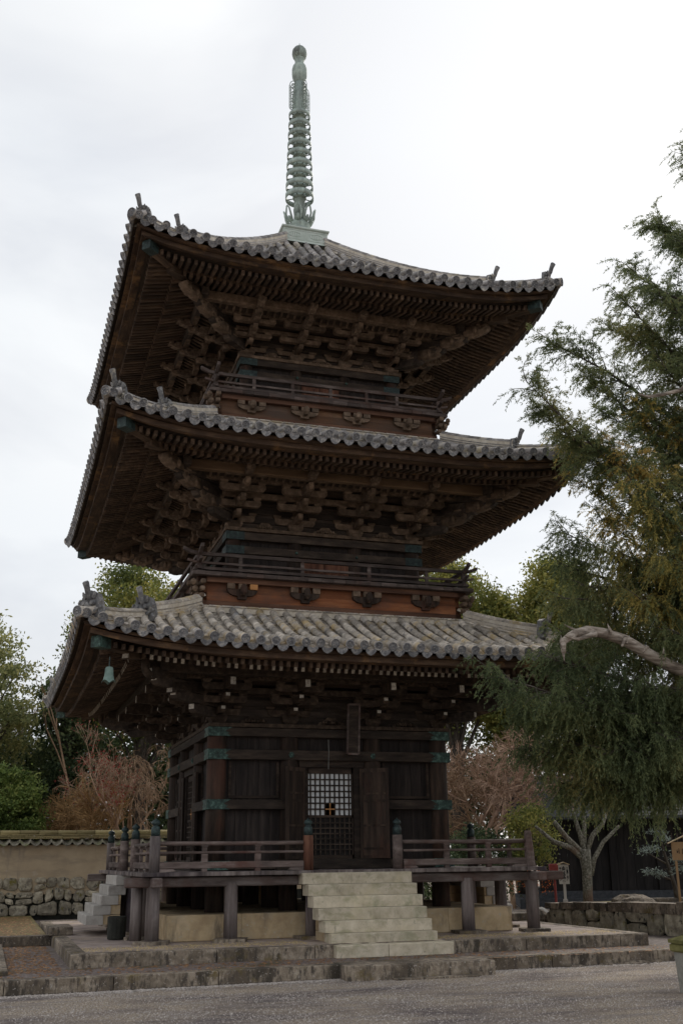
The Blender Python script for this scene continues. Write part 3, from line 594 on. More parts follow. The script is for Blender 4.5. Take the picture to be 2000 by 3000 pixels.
        if style == 0:
            mb = MB()
            for j in range(3):
                z0 = zb+.165+dz*j; yy = -(hd+sd2*(j+1))-.3005; mb.box(-.06, .06, yy-.004, yy, z0+ah*.25, z0+ah*.98)
            mb.box(-.06, .06, y1-.004, y1, zb+.16+dz*2.2+.03, zb+.16+dz*2.2+.2); mb.box(-.06, .06, y2-.004, y2, zz+.02, zz+.18)
            obj('white_end', mb, WHT, o, Md)
        for j in range(3):
            z0 = zb+.165+dz*j+ah; place(BLK_ if style else BLKD, Md @ Matrix.Translation((0, -(hd+sd2*(j+1)), z0)) @ Matrix.Diagonal((1, 1, bs, 1)), o, a in (0, 3))
        # carved curl (makibi / cloud) under the hip
        sgn = 1; y3 = -(hd+sd2*3)-.25; z3 = zg-.10; pts = []; rr = []
        for i in range(15):
            an = -math.pi*.15+i*math.pi*1.35/14; rad = .21*(1-.42*i/14); pts.append((0, y3-.18-rad*math.sin(an), z3+.18-rad*math.cos(an))); rr.append(.085*(1-.03*i))
        mb = MB(); mb.tube([(0, y3+.5, z3+.05), (0, y3+.15, z3-.03)]+pts, [.09, .1]+rr, 8)
        if style:
            for j in range(1, 4):
                yy = -(hd+sd2*j)-.2; z0 = zb+.12+dz*j
                P = [(yy+a_*1.9, z0-.06+b_*1.35) for a_, b_ in nose()]; mb.prism(P, -.095, .095, 'x')
                for i in range(4): mb.lathe([(.01, z0-.05), (.05, z0-.01), (.058, z0+.07), (.02, z0+.14)], 7, c=(.12*math.sin(i*2.3), yy-.13*i-.05))
        obj('carved_curl', mb, BR_, pg, Md, smooth=True)
def _slab(x, y0, z0, y1, z1, wd, th):
    return ([(x-wd/2, y0, z0), (x+wd/2, y0, z0), (x+wd/2, y0, z0+th), (x-wd/2, y0, z0+th), (x-wd/2, y1, z1), (x+wd/2, y1, z1), (x+wd/2, y1, z1+th), (x-wd/2, y1, z1+th)],
            [(3, 2, 1, 0), (4, 5, 6, 7), (0, 1, 5, 4), (1, 2, 6, 5), (2, 3, 7, 6), (3, 0, 4, 7)])
# -------- roofs
TS = .283
def halfpipe(L0, r0, r1, n=7, th=.014):
    mb = MB(); v = []; 
    for (y, r_) in ((0, r0), (L0, r1)):
        for i in range(n+1): a = math.pi*i/n; v.append((-r_*math.cos(a), y, r_*math.sin(a)*.96))
    f = [(i, i+1, n+2+i, n+1+i) for i in range(n)]
    b = len(v)
    for i in range(n+1): a = math.pi*i/n; v.append((-(r0-th)*math.cos(a), 0, (r0-th)*math.sin(a)*.96))
    f += [(b+i, b+i+1, i+1, i) for i in range(n)]
    f = [tuple(reversed(q)) for q in f]
    mb.add(v, f); return mb
COV = {m_.name: Proto('cover_tile', halfpipe(.29, .080, .073), m_, True) for m_ in (TILE, TILEB)}
def endtile():
    mb = MB(); v = []; n = 16; r_ = .087
    mb.tube([(0, 0, 0), (0, .38, 0)], [r_, .079], n, 0, False)
    # face: rim, recessed field, bead ring, centre swirl
    rings = [(r_, 0), (r_*.82, -.004), (r_*.78, .010), (.0001, .010)]
    for (a, ya), (b, yb) in zip(rings, rings[1:]):
        vv = [(a*math.cos(2*math.pi*i/n), ya, a*math.sin(2*math.pi*i/n)) for i in range(n)]+[(b*math.cos(2*math.pi*i/n), yb, b*math.sin(2*math.pi*i/n)) for i in range(n)]
        mb.add(vv, [(i, (i+1) % n, n+(i+1) % n, n+i) for i in range(n)], 1)
    for i in range(10):
        a = 2*math.pi*i/10; x, z = .054*math.cos(a), .054*math.sin(a); mb.box(x-.006, x+.006, .002, .012, z-.006, z+.006, 1)
    for i in range(3):
        a = 2*math.pi*i/3; mb.tube([(.012*math.cos(a), .006, .012*math.sin(a)), (.03*math.cos(a+.7), .006, .03*math.sin(a+.7)), (.034*math.cos(a+1.6), .007, .034*math.sin(a+1.6))], [.012, .008, .003], 5, 1)
    return mb
END = {m_.name: Proto('eave_end_tile', endtile(), [m_, TEND], True) for m_ in (TILE, TILEB)}
def paneave(w_=TS-.115):
    """three stacked pan edges with hanging scalloped lip: local x across, -y outwards"""
    mb = MB(); n = 6
    for q in range(4):
        y0 = .05*q; z0 = .018*q; v = []; hx = w_/2+.03
        for yy, dz_ in ((y0, 0), (y0+.30, .0)):
            for top in (0, 1):
                for i in range(n+1): x = -hx+2*hx*i/n; v.append((x, yy, z0+dz_+.055*((x/hx)**2)+(.012 if top else 0)))
        k = n+1; f = []
        for i in range(n): f += [(i, i+1, k+i+1, k+i), (k+i, k+i+1, 3*k+i+1, 3*k+i), (i+1, i, 2*k+i, 2*k+i+1)]
        mb.add(v, f, 0)
    v = []; hx = w_/2+.02
    for i in range(n+1):
        x = -hx+2*hx*i/n; zz = .055*((x/hx)**2); v += [(x, -.012, zz+.01), (x, -.012, zz-.062-.022*(1-(x/hx)**2)-(.006 if i % 2 else 0))]
    v += [(a, b+.02, c) for a, b, c in v]; m2 = 2*(n+1); f = []
    for i in range(n): f += [(2*i+1, 2*i+3, 2*i+2, 2*i), (m2+2*i, m2+2*i+2, m2+2*i+3, m2+2*i+1), (2*i+1, m2+2*i+1, m2+2*i+3, 2*i+3), (2*i, 2*i+2, m2+2*i+2, m2+2*i)]
    mb.add(v, f, 1); return mb
PAN = {m_.name: Proto('eave_pan_tile', paneave(), [m_, TEND]) for m_ in (TILE, TILEB)}
def onigawara():
    mb = MB()
    mb.prism([(-.17, -.02), (.17, -.02), (.20, .10), (.17, .22), (.12, .33), (.0, .38), (-.12, .33), (-.17, .22), (-.20, .10)], -.02, .07, 'y')
    for s in (-1, 1):
        mb.lathe([(.01, .0), (.04, .03), (.03, .07)], 8, M=frame((s*.075, -.02, .19), (1, 0, 0), (0, 0, 1), (0, -1, 0)))
        mb.tube([(s*.06, -.03, .27), (s*.09, -.05, .31), (s*.10, -.06, .35)], [.032, .025, .010], 6)
        mb.tube([(s*.03, -.04, .10), (s*.10, -.045, .08), (s*.15, -.03, .12)], [.02, .025, .015], 6)
        for q in range(3): mb.tube([(s*(.15+.01*q), .0, .02+.085*q), (s*.185, -.02, .045+.085*q), (s*.165, -.03, .08+.085*q)], [.030, .028, .018], 6)
    mb.tube([(-.04, -.05, .14), (0, -.085, .16), (.04, -.05, .14)], [.03, .04, .03], 6); mb.box(-.09, .09, -.05, 0, .03, .07)
    for q in range(5): mb.tube([(-.07+.035*q, -.05, .075), (-.07+.035*q, -.07, .055)], [.012, .004], 5)
    return mb
DTL = mat('dark_ridge_tile', [(.3, (.085, .085, .092)), (.5, (.17, .168, .17)), (.75, (.36, .345, .32))], 12, rough=.7, bump=.6, varr=.2, extra=[(5, .58, .68, (.40, .36, .29), (1, 1, 1))])
ONI = {m_.name: Proto('ridge_end_mask_tile', onigawara(), DTL) for m_ in (TILE, TILEB, TEND)}
def toribusuma():
    mb = MB(); mb.tube([(0, .30, -.06), (0, .10, -.02), (0, -.05, .06), (0, -.14, .18), (0, -.18, .30), (0, -.24, .42)], [.062, .064, .062, .060, .062, .074], 12, 0, True); mb.tube([(0, -.244, .425), (0, -.250, .434)], [.064, .06], 12, 1, True); return mb
TORI = {m_.name: Proto('rising_ridge_tile', toribusuma(), [DTL, TEND], True) for m_ in (TILE, TILEB)}
def roof(R_, ze, lift, ri, zi, a_, tm, d1, hg, zg, rin, tier):
    H = zi-ze
    def zf(r, t):
        s = (R_-r)/(R_-ri); return ze-.03+H*(a_*s+(1-a_)*s*s)+lift*min(1.08, abs(t)/R_)**4
    def nrm(r, t):
        e = .02; return Vector((-(zf(r, t+e)-zf(r, t-e))/(2*e), (zf(r+e, t)-zf(r-e, t))/(2*e), 1)).normalized()
    # underlay + soffit + eave edge as the roof body (one closed shell per face)
    mb = MB(); nR, nT = 12, 24
    for k in range(4):
        Mx = FACE[k]; top = []; bot = []
        for i in range(nR+1):
            r = R_-.06-(R_-.06-ri)*i/nR
            for j in range(nT+1):
                t = r*(-1+2*j/nT); top.append((t, -r, zf(r, t)-.045))
        f = [(i*(nT+1)+j, i*(nT+1)+j+1, (i+1)*(nT+1)+j+1, (i+1)*(nT+1)+j) for i in range(nR) for j in range(nT)]
        mb.add(top, f, 0, Mx)
    rf = obj('roof', mb, SOF, pg)
    # eave boards: two stepped fascia boards that follow the curve
    def band(name, r, dr, z0, z1, m_, ext=0.0, ks=range(4)):
        for k in ks:
            v = []; f = []; n = 24
            for j in range(n+1):
                t = (r+ext)*(-1+2*j/n); L_ = lift*(abs(t)/R_)**4
                v += [(t, -r, ze+z0+L_), (t, -r, ze+z1+L_), (t*(r-dr)/r, -r+dr, ze+z1+L_), (t*(r-dr)/r, -r+dr, ze+z0+L_)]
            for j in range(n):
                for q in range(4): f.append((4*j+q, 4*j+(q+1) % 4, 4*j+4+(q+1) % 4, 4*j+4+q))
            f += [(0, 3, 2, 1), (4*n, 4*n+1, 4*n+2, 4*n+3)]
            mb = MB(); mb.add(v, [tuple(reversed(q)) for q in f]); obj(name, mb, m_, rf, FACE[k])
    band('eave_board', R_-.13, .20, -.125, -.068, EAVE)
    band('eave_fascia', R_-.24, .27, -.232, -.127, EAVE)
    hf = R_-.50; hb = R_-1.07           # ends of flying and base rafters
    sl = .30
    zfl = ze-.34                  # bottom of flying rafter at its end
    zba = ze-.325
    band('rafter_board', hb+.015, .12, -.219, -.165, EAVE)
    # soffit planks above the rafters
    for k in range(4):
        mb = MB(); n = 24; v = []
        rows = [(R_-.40, zfl+.107), (hb+.1, zfl+.117+.2*(hf-hb-.1)), (hb-.05, zba+.112+.01), (hg, zba+.112+sl*(hb-hg)+.01), (rin, zba+.112+sl*(hb-rin)+.01)]
        for (r, z) in rows:
            for j in range(n+1): t = r*(-1+2*j/n); v.append((t, -r, z+lift*(abs(t)/R_)**4))
        f = [(i*(n+1)+j+1, i*(n+1)+j, (i+1)*(n+1)+j, (i+1)*(n+1)+j+1) for i in range(len(rows)-1) for j in range(n)]
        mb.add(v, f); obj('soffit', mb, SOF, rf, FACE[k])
    def rafter(name, r0, z0, r1, z1, t, wd, h, k, vis, cap):
        L_ = lift*(abs(t)/R_)**4; d = math.hypot(r0-r1, z1-z0); pr = RAFP(name, round(d, 1), wd, h)
        yv = Vector((0, (r0-r1)/d, (z1-z0)/d)); M = FACE[k] @ frame((t, -r0, z0+L_), (1, 0, 0), yv, Vector((1, 0, 0)).cross(yv)) @ Matrix.Diagonal((1, d/pr.L, 1, 1))
        place(pr, M, rf, vis, cap)
    sp = .145; n = int(hf/sp)
    for k in range(4):
        for i in range(-n, n+1):
            t = i*sp+ (0 if i else 0)
            if abs(t) < hf-.08:
                r1 = max(abs(t), hb-.12); rafter('flying_rafter', hf, zfl, r1, zfl+.21*(hf-r1), t, .068, .105, k, k == 0 or (k == 1 and tier == 2), 300)
            if abs(t) < hb-.08:
                r1 = max(abs(t), rin); rafter('base_rafter', hb, zba, r1, zba+sl*(hb-r1), t, .07, .105, k, k == 0 or (k == 1 and tier == 2), 300)
    # hip rafters
    q = math.sqrt(2)
    for a in range(4):
        Md = Matrix.Rotation(R(-45+90*a), 4, 'Z')
        L1 = lift*((hf+.10)/R_)**4; L0 = lift*(hb/R_)**4; Li = lift*(rin/R_)**4
        mb = MB(); mb.prism([(-rin*q, zba+sl*(hb-rin)+Li+.10), (-(hb+.12)*q, zba+L0+.13), (-(hb+.12)*q, zba+L0-.07), (-rin*q, zba+sl*(hb-rin)+Li-.1)], -.095, .095, 'x')
        mb.prism([(-(hb-.2)*q, zfl+.25+L0*.9), (-(hf+.13)*q, zfl+L1+.13), (-(hf+.13)*q, zfl+L1-.07), (-(hb-.2)*q, zfl+.06+L0*.9)], -.09, .09, 'x')
        o = obj('hip_rafter', mb, RAF, rf, Md)
        mb = MB(); mb.box(-.105, .105, -(hf+.145)*q, -(hf-.06)*q, zfl+L1-.085, zfl+L1+.12); obj('copper_cap', mb, COP if tier == 0 else COPD, o, Md)
        if tier == 0: mb = MB(); mb.box(-.07, .07, -(hb+.12)*q-.005, -(hb+.12)*q, zba+L0-.05, zba+L0+.11); obj('white_end', mb, WHT, o, Md)
    # white painted rafter tips on the lowest roof
    if tier == 0:
        mb = MB(); mb.box(-.031, .031, -.004, -.0005, .008, .097); WE = Proto('white_rafter_end', mb, WHT)
        for k in (0, 1):
            for i in range(-n, n+1):
                t = i*sp
                if abs(t) < hb-.08 and rnd.random() < .74: yv_ = Vector((0, 1, sl)).normalized(); place(WE, FACE[k] @ frame((t, -hb, zba+lift*(abs(t)/R_)**4), (1, 0, 0), yv_, Vector((1, 0, 0)).cross(yv_)), rf)
    # tiles
    nrow = int(round(2*R_/TS)); off = (nrow-1)/2.0
    rows = [(i-off)*TS*(2*R_/TS-.55)/(nrow-.55) for i in range(nrow)]
    for k in range(4):
        vis = k in (0, 1)
        for t in rows:
            rr = R_; z = zf(rr, t)
            nn = nrm(rr-.1, t); yv = Vector((0, 1, (zf(rr-.4, t)-zf(rr, t))/.4)).normalized(); xv = Vector((1, 0, 0)); zv = xv.cross(yv)
            if abs(t) < R_-.06: place(END[tm.name], FACE[k] @ frame((t, -rr-.05, z+.058+rnd.uniform(-.008, .008)), xv, yv, zv) @ Matrix.Rotation(rnd.uniform(-.05, .05), 4, 'Z') @ Matrix.Rotation(rnd.uniform(0, 6), 4, 'Y') , rf, vis, 300)
            rstop = max(abs(t)+.10, ri+.02); r = rr-.32; q_ = 0
            while r > rstop:
                Lr = min(.27, r-rstop+.02); dzz = zf(r-.27, t)-zf(r, t); d = math.hypot(.27, dzz)
                yv = Vector((0, .27/d, dzz/d)); zv = xv.cross(yv)
                M = FACE[k] @ frame((t+rnd.uniform(-.007, .007), -r-.01, zf(r, t)+.045+rnd.uniform(-.007, .007)), xv, yv, zv) @ Matrix.Diagonal((1, (d/.27)*(Lr+.01)/.28, 1, 1)) @ Matrix.Rotation(rnd.uniform(-.03, .03), 4, 'Z')
                place(COV[tm.name], M, rf, k == 0 and tier == 0, 300); r -= .27; q_ += 1
        # pans
        mb = MB(); n4 = 4
        for a, b in zip(rows, rows[1:]):
            c = (a+b)/2; hx = (b-a)/2-.03
            yv = Vector((0, 1, (zf(R_-.4, c)-zf(R_, c))/.4)).normalized()
            place(PAN[tm.name], FACE[k] @ frame((c, -R_+.0, zf(R_, c)-.03), (1, 0, (zf(R_, b)-zf(R_, a))/(b-a)), yv, Vector((1, 0, 0)).cross(yv)), rf, vis, 300)
            rstop = max(abs(c)+.03, ri+.0); r = R_-.22; cs = .092
            while r > rstop:
                r2 = max(r-cs, rstop-.02); v = []
                for (rq, lf) in ((r, -.022), (r, .006), (r2, -.016)):
                    for i in range(n4+1):
                        x = c-hx+2*hx*i/n4; v.append((x, -rq, zf(rq, x)+lf+.045*(2*i/n4-1)**2-.015+(rnd.random()-.5)*.003))
                f = [(i, i+1, n4+2+i, n4+1+i) for i in range(n4)]+[(n4+1+i, n4+2+i, 2*n4+3+i, 2*n4+2+i) for i in range(n4)]
                mb.add(v, f, 0, FACE[k]); r -= cs
        obj('pan_tile', mb, tm, rf, kind='stuff')
    # hip ridges: tile courses, crest tiles, mortar, masks and rising tiles
    for a in range(4):
        Md = Matrix.Rotation(R(-45+90*a), 4, 'Z')
        def sweep(name, d0, d1, prof, m_, n=16, zo=0, parent=rf):
            v = []; f = []; L_ = len(prof)
            for i in range(n+1):
                d = d0+(d1-d0)*i/n; z = zf(d, d)
                for (px, pz) in prof: v.append((px, -d*q, z+pz+zo))
            for i in range(n):
                for j in range(L_): f.append((i*L_+j, i*L_+(j+1) % L_, (i+1)*L_+(j+1) % L_, (i+1)*L_+j))
            f += [tuple(range(L_)), tuple(range((n+1)*L_-1, n*L_-1, -1))]
            mb = MB(); mb.add(v, [tuple(reversed(x)) for x in f]); return obj(name, mb, m_, parent, Md)
        tiers_ = ((max(ri-.02, .5), d1, .30), (d1+.02, R_-.24, .19))
        for (a0, a1, hh) in tiers_:
            nl = max(1, int((hh-.06)/.045)); z = .03
            sweep('ridge_mortar', a0, a1-.01, [(-.10, -.03), (.10, -.03), (.095, hh-.05), (-.095, hh-.05)], MORT)
            for j in range(nl):
                zz = .045+j*(hh-.09)/max(1, nl-1 if nl > 1 else 1); wv = .125-.012*j
                sweep('ridge_course', a0, a1, [(-wv, zz), (wv, zz), (wv-.004, zz+.026), (-wv+.004, zz+.026)], tm)
            # crest of half round tiles
            dcur = a1
            while dcur > a0+.05:
                Ld = .27/q; z1_ = zf(dcur, dcur)+hh-.045; z2_ = zf(dcur-Ld, dcur-Ld)+hh-.045; vec = Vector((0, Ld*q, z2_-z1_)); dd = vec.length; yv = vec.normalized(); xv = Vector((1, 0, 0))
                place(COVR[tm.name], Md @ frame((0, -dcur*q, z1_), xv, yv, xv.cross(yv)) @ Matrix.Diagonal((1.05, dd/.28, 1, 1)), rf, a in (0, 3), 300); dcur -= Ld
            ze_ = zf(a1, a1); s_ = (1.3 if tier == 0 else 1.05)
            oc = (tier == 0 and a == 3 and hh < .2)
            place(ONI['tile_end' if hh > .2 else tm.name], Md @ Matrix.Translation((0, -a1*q-.02, ze_-.02+(.0 if hh > .2 else .0))) @ Matrix.Scale(s_, 4), rf, a in (0, 3, 1), 300)
            place(TORI[tm.name], Md @ Matrix.Translation((0, -a1*q-.0, ze_+(.24 if tier == 0 else .20))) @ Matrix.Scale(.82, 4), rf, True, 300)
            if hh > .2:
                mb = MB(); 
                for s in (-1, 1): mb.tube([(s*.19, -a1*q-.0, ze_+.0), (s*.185, -a1*q-.0, ze_+.2), (s*.11, -a1*q+.0, ze_+.31)], [.02, .02, .015], 6)
                obj('mask_mortar_edge', mb, MORT, rf, Md)
        # corner end tile on the diagonal
        dz_ = zf(R_, R_); place(END[tm.name], Md @ frame((0, -R_*q-.03, dz_+.05), (1, 0, 0), Vector((0, 1, .12)).normalized(), (0, -.12, 1)) @ Matrix.Diagonal((1.15, 1.0, 1.15, 1)), rf, True, 320)
    return rf, zf
COVR = {m_.name: Proto('crest_tile', halfpipe(.29, .086, .079), m_, True) for m_ in (TILE, TILEB)}
_rp = {}
def RAFP(name, L0, wd, h):
    key = (name, L0)
    if key not in _rp:
        mb = MB(); mb.box(-wd/2, wd/2, 0, max(L0, .1), 0, h); p_ = Proto(name, mb, RAF); p_.L = max(L0, .1); _rp[key] = p_
    return _rp[key]

def balcony(zfoot, zdk, hwall, hdk, hrl, zrail, cxs, m_pan, bw_h, zwtop, colx):
    for k in range(4):
        Mx = FACE[k]; q = .002*(k % 2)
        mb = MB(); mb.box(-hwall, hwall, -hwall-q, -hwall+.12, zfoot-.35, zfoot+.115-.001*k, bev=.004); obj('balcony_sill', mb, ORGD, pg, Mx); mb = MB(); mb.box(-hwall+.008, hwall-.008, -hwall+.008-q, -hwall+.12, zfoot+.116, zfoot+.30-.001*k, bev=.004); obj('balcony_base_board', mb, m_pan, pg, Mx)
        mb = MB(); mb.box(-hwall+.03, hwall-.03, -hwall+.03, -hwall+.12, zfoot+.301, zdk-.19); obj('balcony_base_board', mb, m_pan, pg, Mx)
        mb = MB(); mb.box(-hwall-.10, hwall+.10, -hwall-.10-q, -hwall+.1, zdk-.19+.001*k, zdk-.085, bev=.006); obj('balcony_beam', mb, ORGD, pg, Mx)
        for c in cxs:
            mb = MB(); z0 = zfoot+.16; zt = zdk-.19
            h = zt-z0
            mb.prism([(c+a, z0+b) for a, b in [(-.32, h*.62), (-.30, h*.42), (-.22, h*.26), (-.10, h*.2), (-.09, 0), (.09, 0), (.10, h*.2), (.22, h*.26), (.30, h*.42), (.32, h*.62)]], -hwall-.075, -hwall+.04, 'y')
            mb.box(c-.04, c+.04, -hwall-.20, -hwall, z0+h*.2, z0+h*.8); mb.lathe([(.02, z0+.05), (.07, z0+h*.35), (.075, z0+h*.65), (.04, z0+h*.85)], 10, c=(c, -hwall-.22))
            o = obj('balcony_bracket', mb, DKV if zfoot < 9 else BR, pg, Mx)
            for dx in (-.24, 0, .24):
                mb = MB(); mb.box(c+dx-.08, c+dx+.08, -hwall-.095, -hwall+.03, z0+h*.64, zt-.004)
                obj('bearing_block_low', mb, (NEWW if (k == 0 and (abs(c+dx+1.0-.0) < .0)) else (NEWW if (k == 0 and zfoot < 9 and rnd.random() < .12) else BR)), o, Mx)
        for s in (-1,):
            mb = MB(); a_ = hwall
            for i in range(3): e_ = .16+.07*i; mb.box(s*a_-(e_ if s < 0 else 0), s*a_+(0 if s < 0 else e_), -a_-.06, -a_+.04, zfoot+.14+.13*i, zfoot+.24+.13*i, bev=.02); mb.box(s*a_-.06, s*a_+.04, -a_-e_, -a_-.061, zfoot+.141+.13*i, zfoot+.241+.13*i, bev=.02)
            for i in range(3): mb.lathe([(.02, zfoot+.12+.13*i), (.06, zfoot+.17+.13*i), (.055, zfoot+.22+.13*i), (.02, zfoot+.25+.13*i)], 8, c=(s*(a_+.10+.05*i), -a_-.10-.05*i))
            obj('corner_carving', mb, BR, pg, Mx)
        # deck planks
        x = -hdk if k in (0, 3) else -hwall-.0; xe = -x
        while x < xe-.02:
            x1 = min(x+rnd.uniform(.22, .36), xe); mb = MB(); mb.box(x+.002, x1-.002, -hdk-rnd.uniform(0, .015), -hwall+.0 if k in (0, 3) else -hwall, zdk-.083, zdk-rnd.uniform(0, .006), bev=.005); obj('balcony_plank', mb, RAILU, pg, Mx); x = x1
        # rails with crossing upturned ends
        e = .30
        for (z, wv, hv, ext, upn) in ((zrail, .035, .035, .34, .10), (zrail-.19, .03, .022, .24, .05), (zdk+.09, .045, .03, .10, 0)):
            mb = MB(); zz = z+.004*(k % 2); pts = [(-hrl-ext, -hrl, zz+upn), (-hrl-ext*.45, -hrl, zz+upn*.25), (-hrl, -hrl, zz), (0, -hrl, zz-.006), (hrl, -hrl, zz), (hrl+ext*.45, -hrl, zz+upn*.25), (hrl+ext, -hrl, zz+upn)]
            v = []; f = []
            for (a, b, c_) in pts: v += [(a, b-wv, c_-hv), (a, b+wv, c_-hv), (a, b+wv, c_+hv), (a, b-wv, c_+hv)]
            for i in range(len(pts)-1):
                for j in range(4): f.append((4*i+j, 4*i+(j+1) % 4, 4*i+4+(j+1) % 4, 4*i+4+j))
            f += [(3, 2, 1, 0), tuple(range(4*len(pts)-4, 4*len(pts)))]
            mb.add(v, [tuple(reversed(x_)) for x_ in f]); obj('balcony_rail', mb, RAILU, pg, Mx)
        mb = MB(); mb.box(-hrl-.045, -hrl+.045, -hrl-.045, -hrl+.045, zdk, zrail+.02); obj('balcony_post', mb, RAILU, pg, Mx)
        for x in colx:
            mb = MB(); mb.box(x-.036, x+.036, -hrl-.024, -hrl+.024, zdk, zrail-.02); obj('balcony_post', mb, RAILU, pg, Mx)
        # roof-top band of mortar and flat tiles against the base board
        mb = MB(); mb.box(-hwall-.13, hwall+.13, -hwall-.13-q, -hwall-.003, zfoot-.16+.001*k, zfoot-.045); obj('top_mortar_band', mb, MORT, pg, Mx)
        x = -hwall-.15
        while x < hwall+.1:
            x1 = x+.27; mb = MB(); mb.box(x+.02, x1-.02, -hwall-.16-q, -hwall-.004, zfoot-.044, zfoot-.012+.001*k, bev=.004); obj('flat_ridge_tile', mb, TILE, pg, Mx); x = x1
        mb = MB(); mb.box(-hwall-.145, hwall+.145, -hwall-.145-q, -hwall-.005, zfoot-.040+.0005*k, zfoot-.018); obj('top_mortar_band', mb, MORT, pg, Mx)

# tier 1
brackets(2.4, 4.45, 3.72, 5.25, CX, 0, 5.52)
roof1, zf1 = roof(5.50, 5.55, .37, 2.98, 6.66, .70, TILE, 4.20, 3.72, 5.25, 2.4, 0)
balcony(6.78, 7.46, 2.90, 3.13, 2.97, 7.86, (-2.05, -.69, .69, 2.05), ORG, 0, 0, (-2.1, -.76, .74, 2.08))
C2 = [-2.08, -.70, .70, 2.08]
body(7.44, 8.7, C2, .17, None, [(8.45, 8.62, B1, 'w'), (8.13, 8.30, B1, 'w')], 2)
brackets(2.08, 8.72, 3.38, 9.57, C2, 1, 5.26)
roof2, zf2 = roof(5.24, 9.83, .42, 2.72, 11.0, .70, TILEB, 3.95, 3.38, 9.57, 2.08, 1)
balcony(11.12, 11.74, 2.63, 2.83, 2.67, 12.14, (-1.85, -.62, .62, 1.85), ORG3, 0, 0, (-1.8, -.9, 0, .87, 1.62))
C3 = [-1.8, -.6, .6, 1.8]
body(11.72, 13.02, C3, .15, None, [(12.81, 12.98, B1, 'w'), (12.50, 12.66, B1, 'w')], 2)
brackets(1.8, 13.05, 3.06, 13.73, C3, 1, 4.91)
roof3, zf3 = roof(4.91, 14.0, .42, .60, 17.12, .60, TILEB, 3.72, 3.06, 13.73, 1.8, 2)
# door panels on the upper bodies
for (hw, z0, z1, wd) in ((2.08, 7.5, 8.12, .55), (1.8, 11.78, 12.5, .48)):
    for k in range(4):
        for s in (-1, 1):
            mb = MB(); mb.box(min(0, s*wd)+.006, max(0, s*wd)-.006, -hw-.06, -hw-.035, z0, z1); mb.box(min(0, s*wd)+.05, max(0, s*wd)-.05, -hw-.075, -hw-.061, z0+.08, z0+.28); mb.box(min(0, s*wd)+.05, max(0, s*wd)-.05, -hw-.075, -hw-.061, z0+.34, z1-.06)
            obj('door_leaf', mb, REDP, pg, FACE[k])
    for k in (0, 1):
        for x in (-.7*hw/2.08, .7*hw/2.08): place(Proto('boss', MB().tube([(0, 0, 0), (0, -.03, 0)], [.035, .02], 10), COP), FACE[k] @ Matrix.Translation((x, -hw-.205, z1+.1)), pg)
# spire
ro = MB(); ro.box(-.60, .60, -.60, .60, 17.22, 17.60); ro.box(-.645, .645, -.645, .645, 17.60, 17.66, bev=.015); ro.box(-.62, .62, -.62, .62, 17.2, 17.24)
spb = obj('spire_base_box', ro, ROB, pg)
for k in range(4):
    mb = MB()
    for (a, b) in ((-.57, -.03), (.03, .57)):
        for (x0, x1, z0, z1) in ((a, b, 17.28, 17.295), (a, b, 17.545, 17.56), (a, a+.015, 17.295, 17.545), (b-.015, b, 17.295, 17.545)): mb.box(x0, x1, -.608, -.6005, z0, z1)
        c = (a+b)/2
        for i in range(12):
            a1, a2 = i*math.pi/6, (i+1)*math.pi/6; mb.tube([(c+.17*math.cos(a1), -.604, 17.42+.075*math.sin(a1)), (c+.17*math.cos(a2), -.604, 17.42+.075*math.sin(a2))], .008, 4)
        for i in range(4): mb.tube([(c-.08+.053*i, -.605, 17.37), (c-.08+.053*i, -.605, 17.47)], .012, 5)
    obj('relief_frame', mb, ROB, spb, FACE[k])
mb = MB(); mb.add([(-.72, -.72, 17.13), (.72, -.72, 17.13), (.72, .72, 17.13), (-.72, .72, 17.13), (-.6, -.6, 17.23), (.6, -.6, 17.23), (.6, .6, 17.23), (-.6, .6, 17.23)], [(0, 1, 5, 4), (1, 2, 6, 5), (2, 3, 7, 6), (3, 0, 4, 7)]); obj('flashing', mb, ROB, pg)
mb = MB(); mb.lathe([(.42, 17.66), (.40, 17.76), (.31, 17.90), (.24, 17.97), (.27, 18.02), (.29, 18.10), (.26, 18.16), (.16, 18.2)], 24); obj('inverted_bowl', mb, FIN, pg, smooth=True)
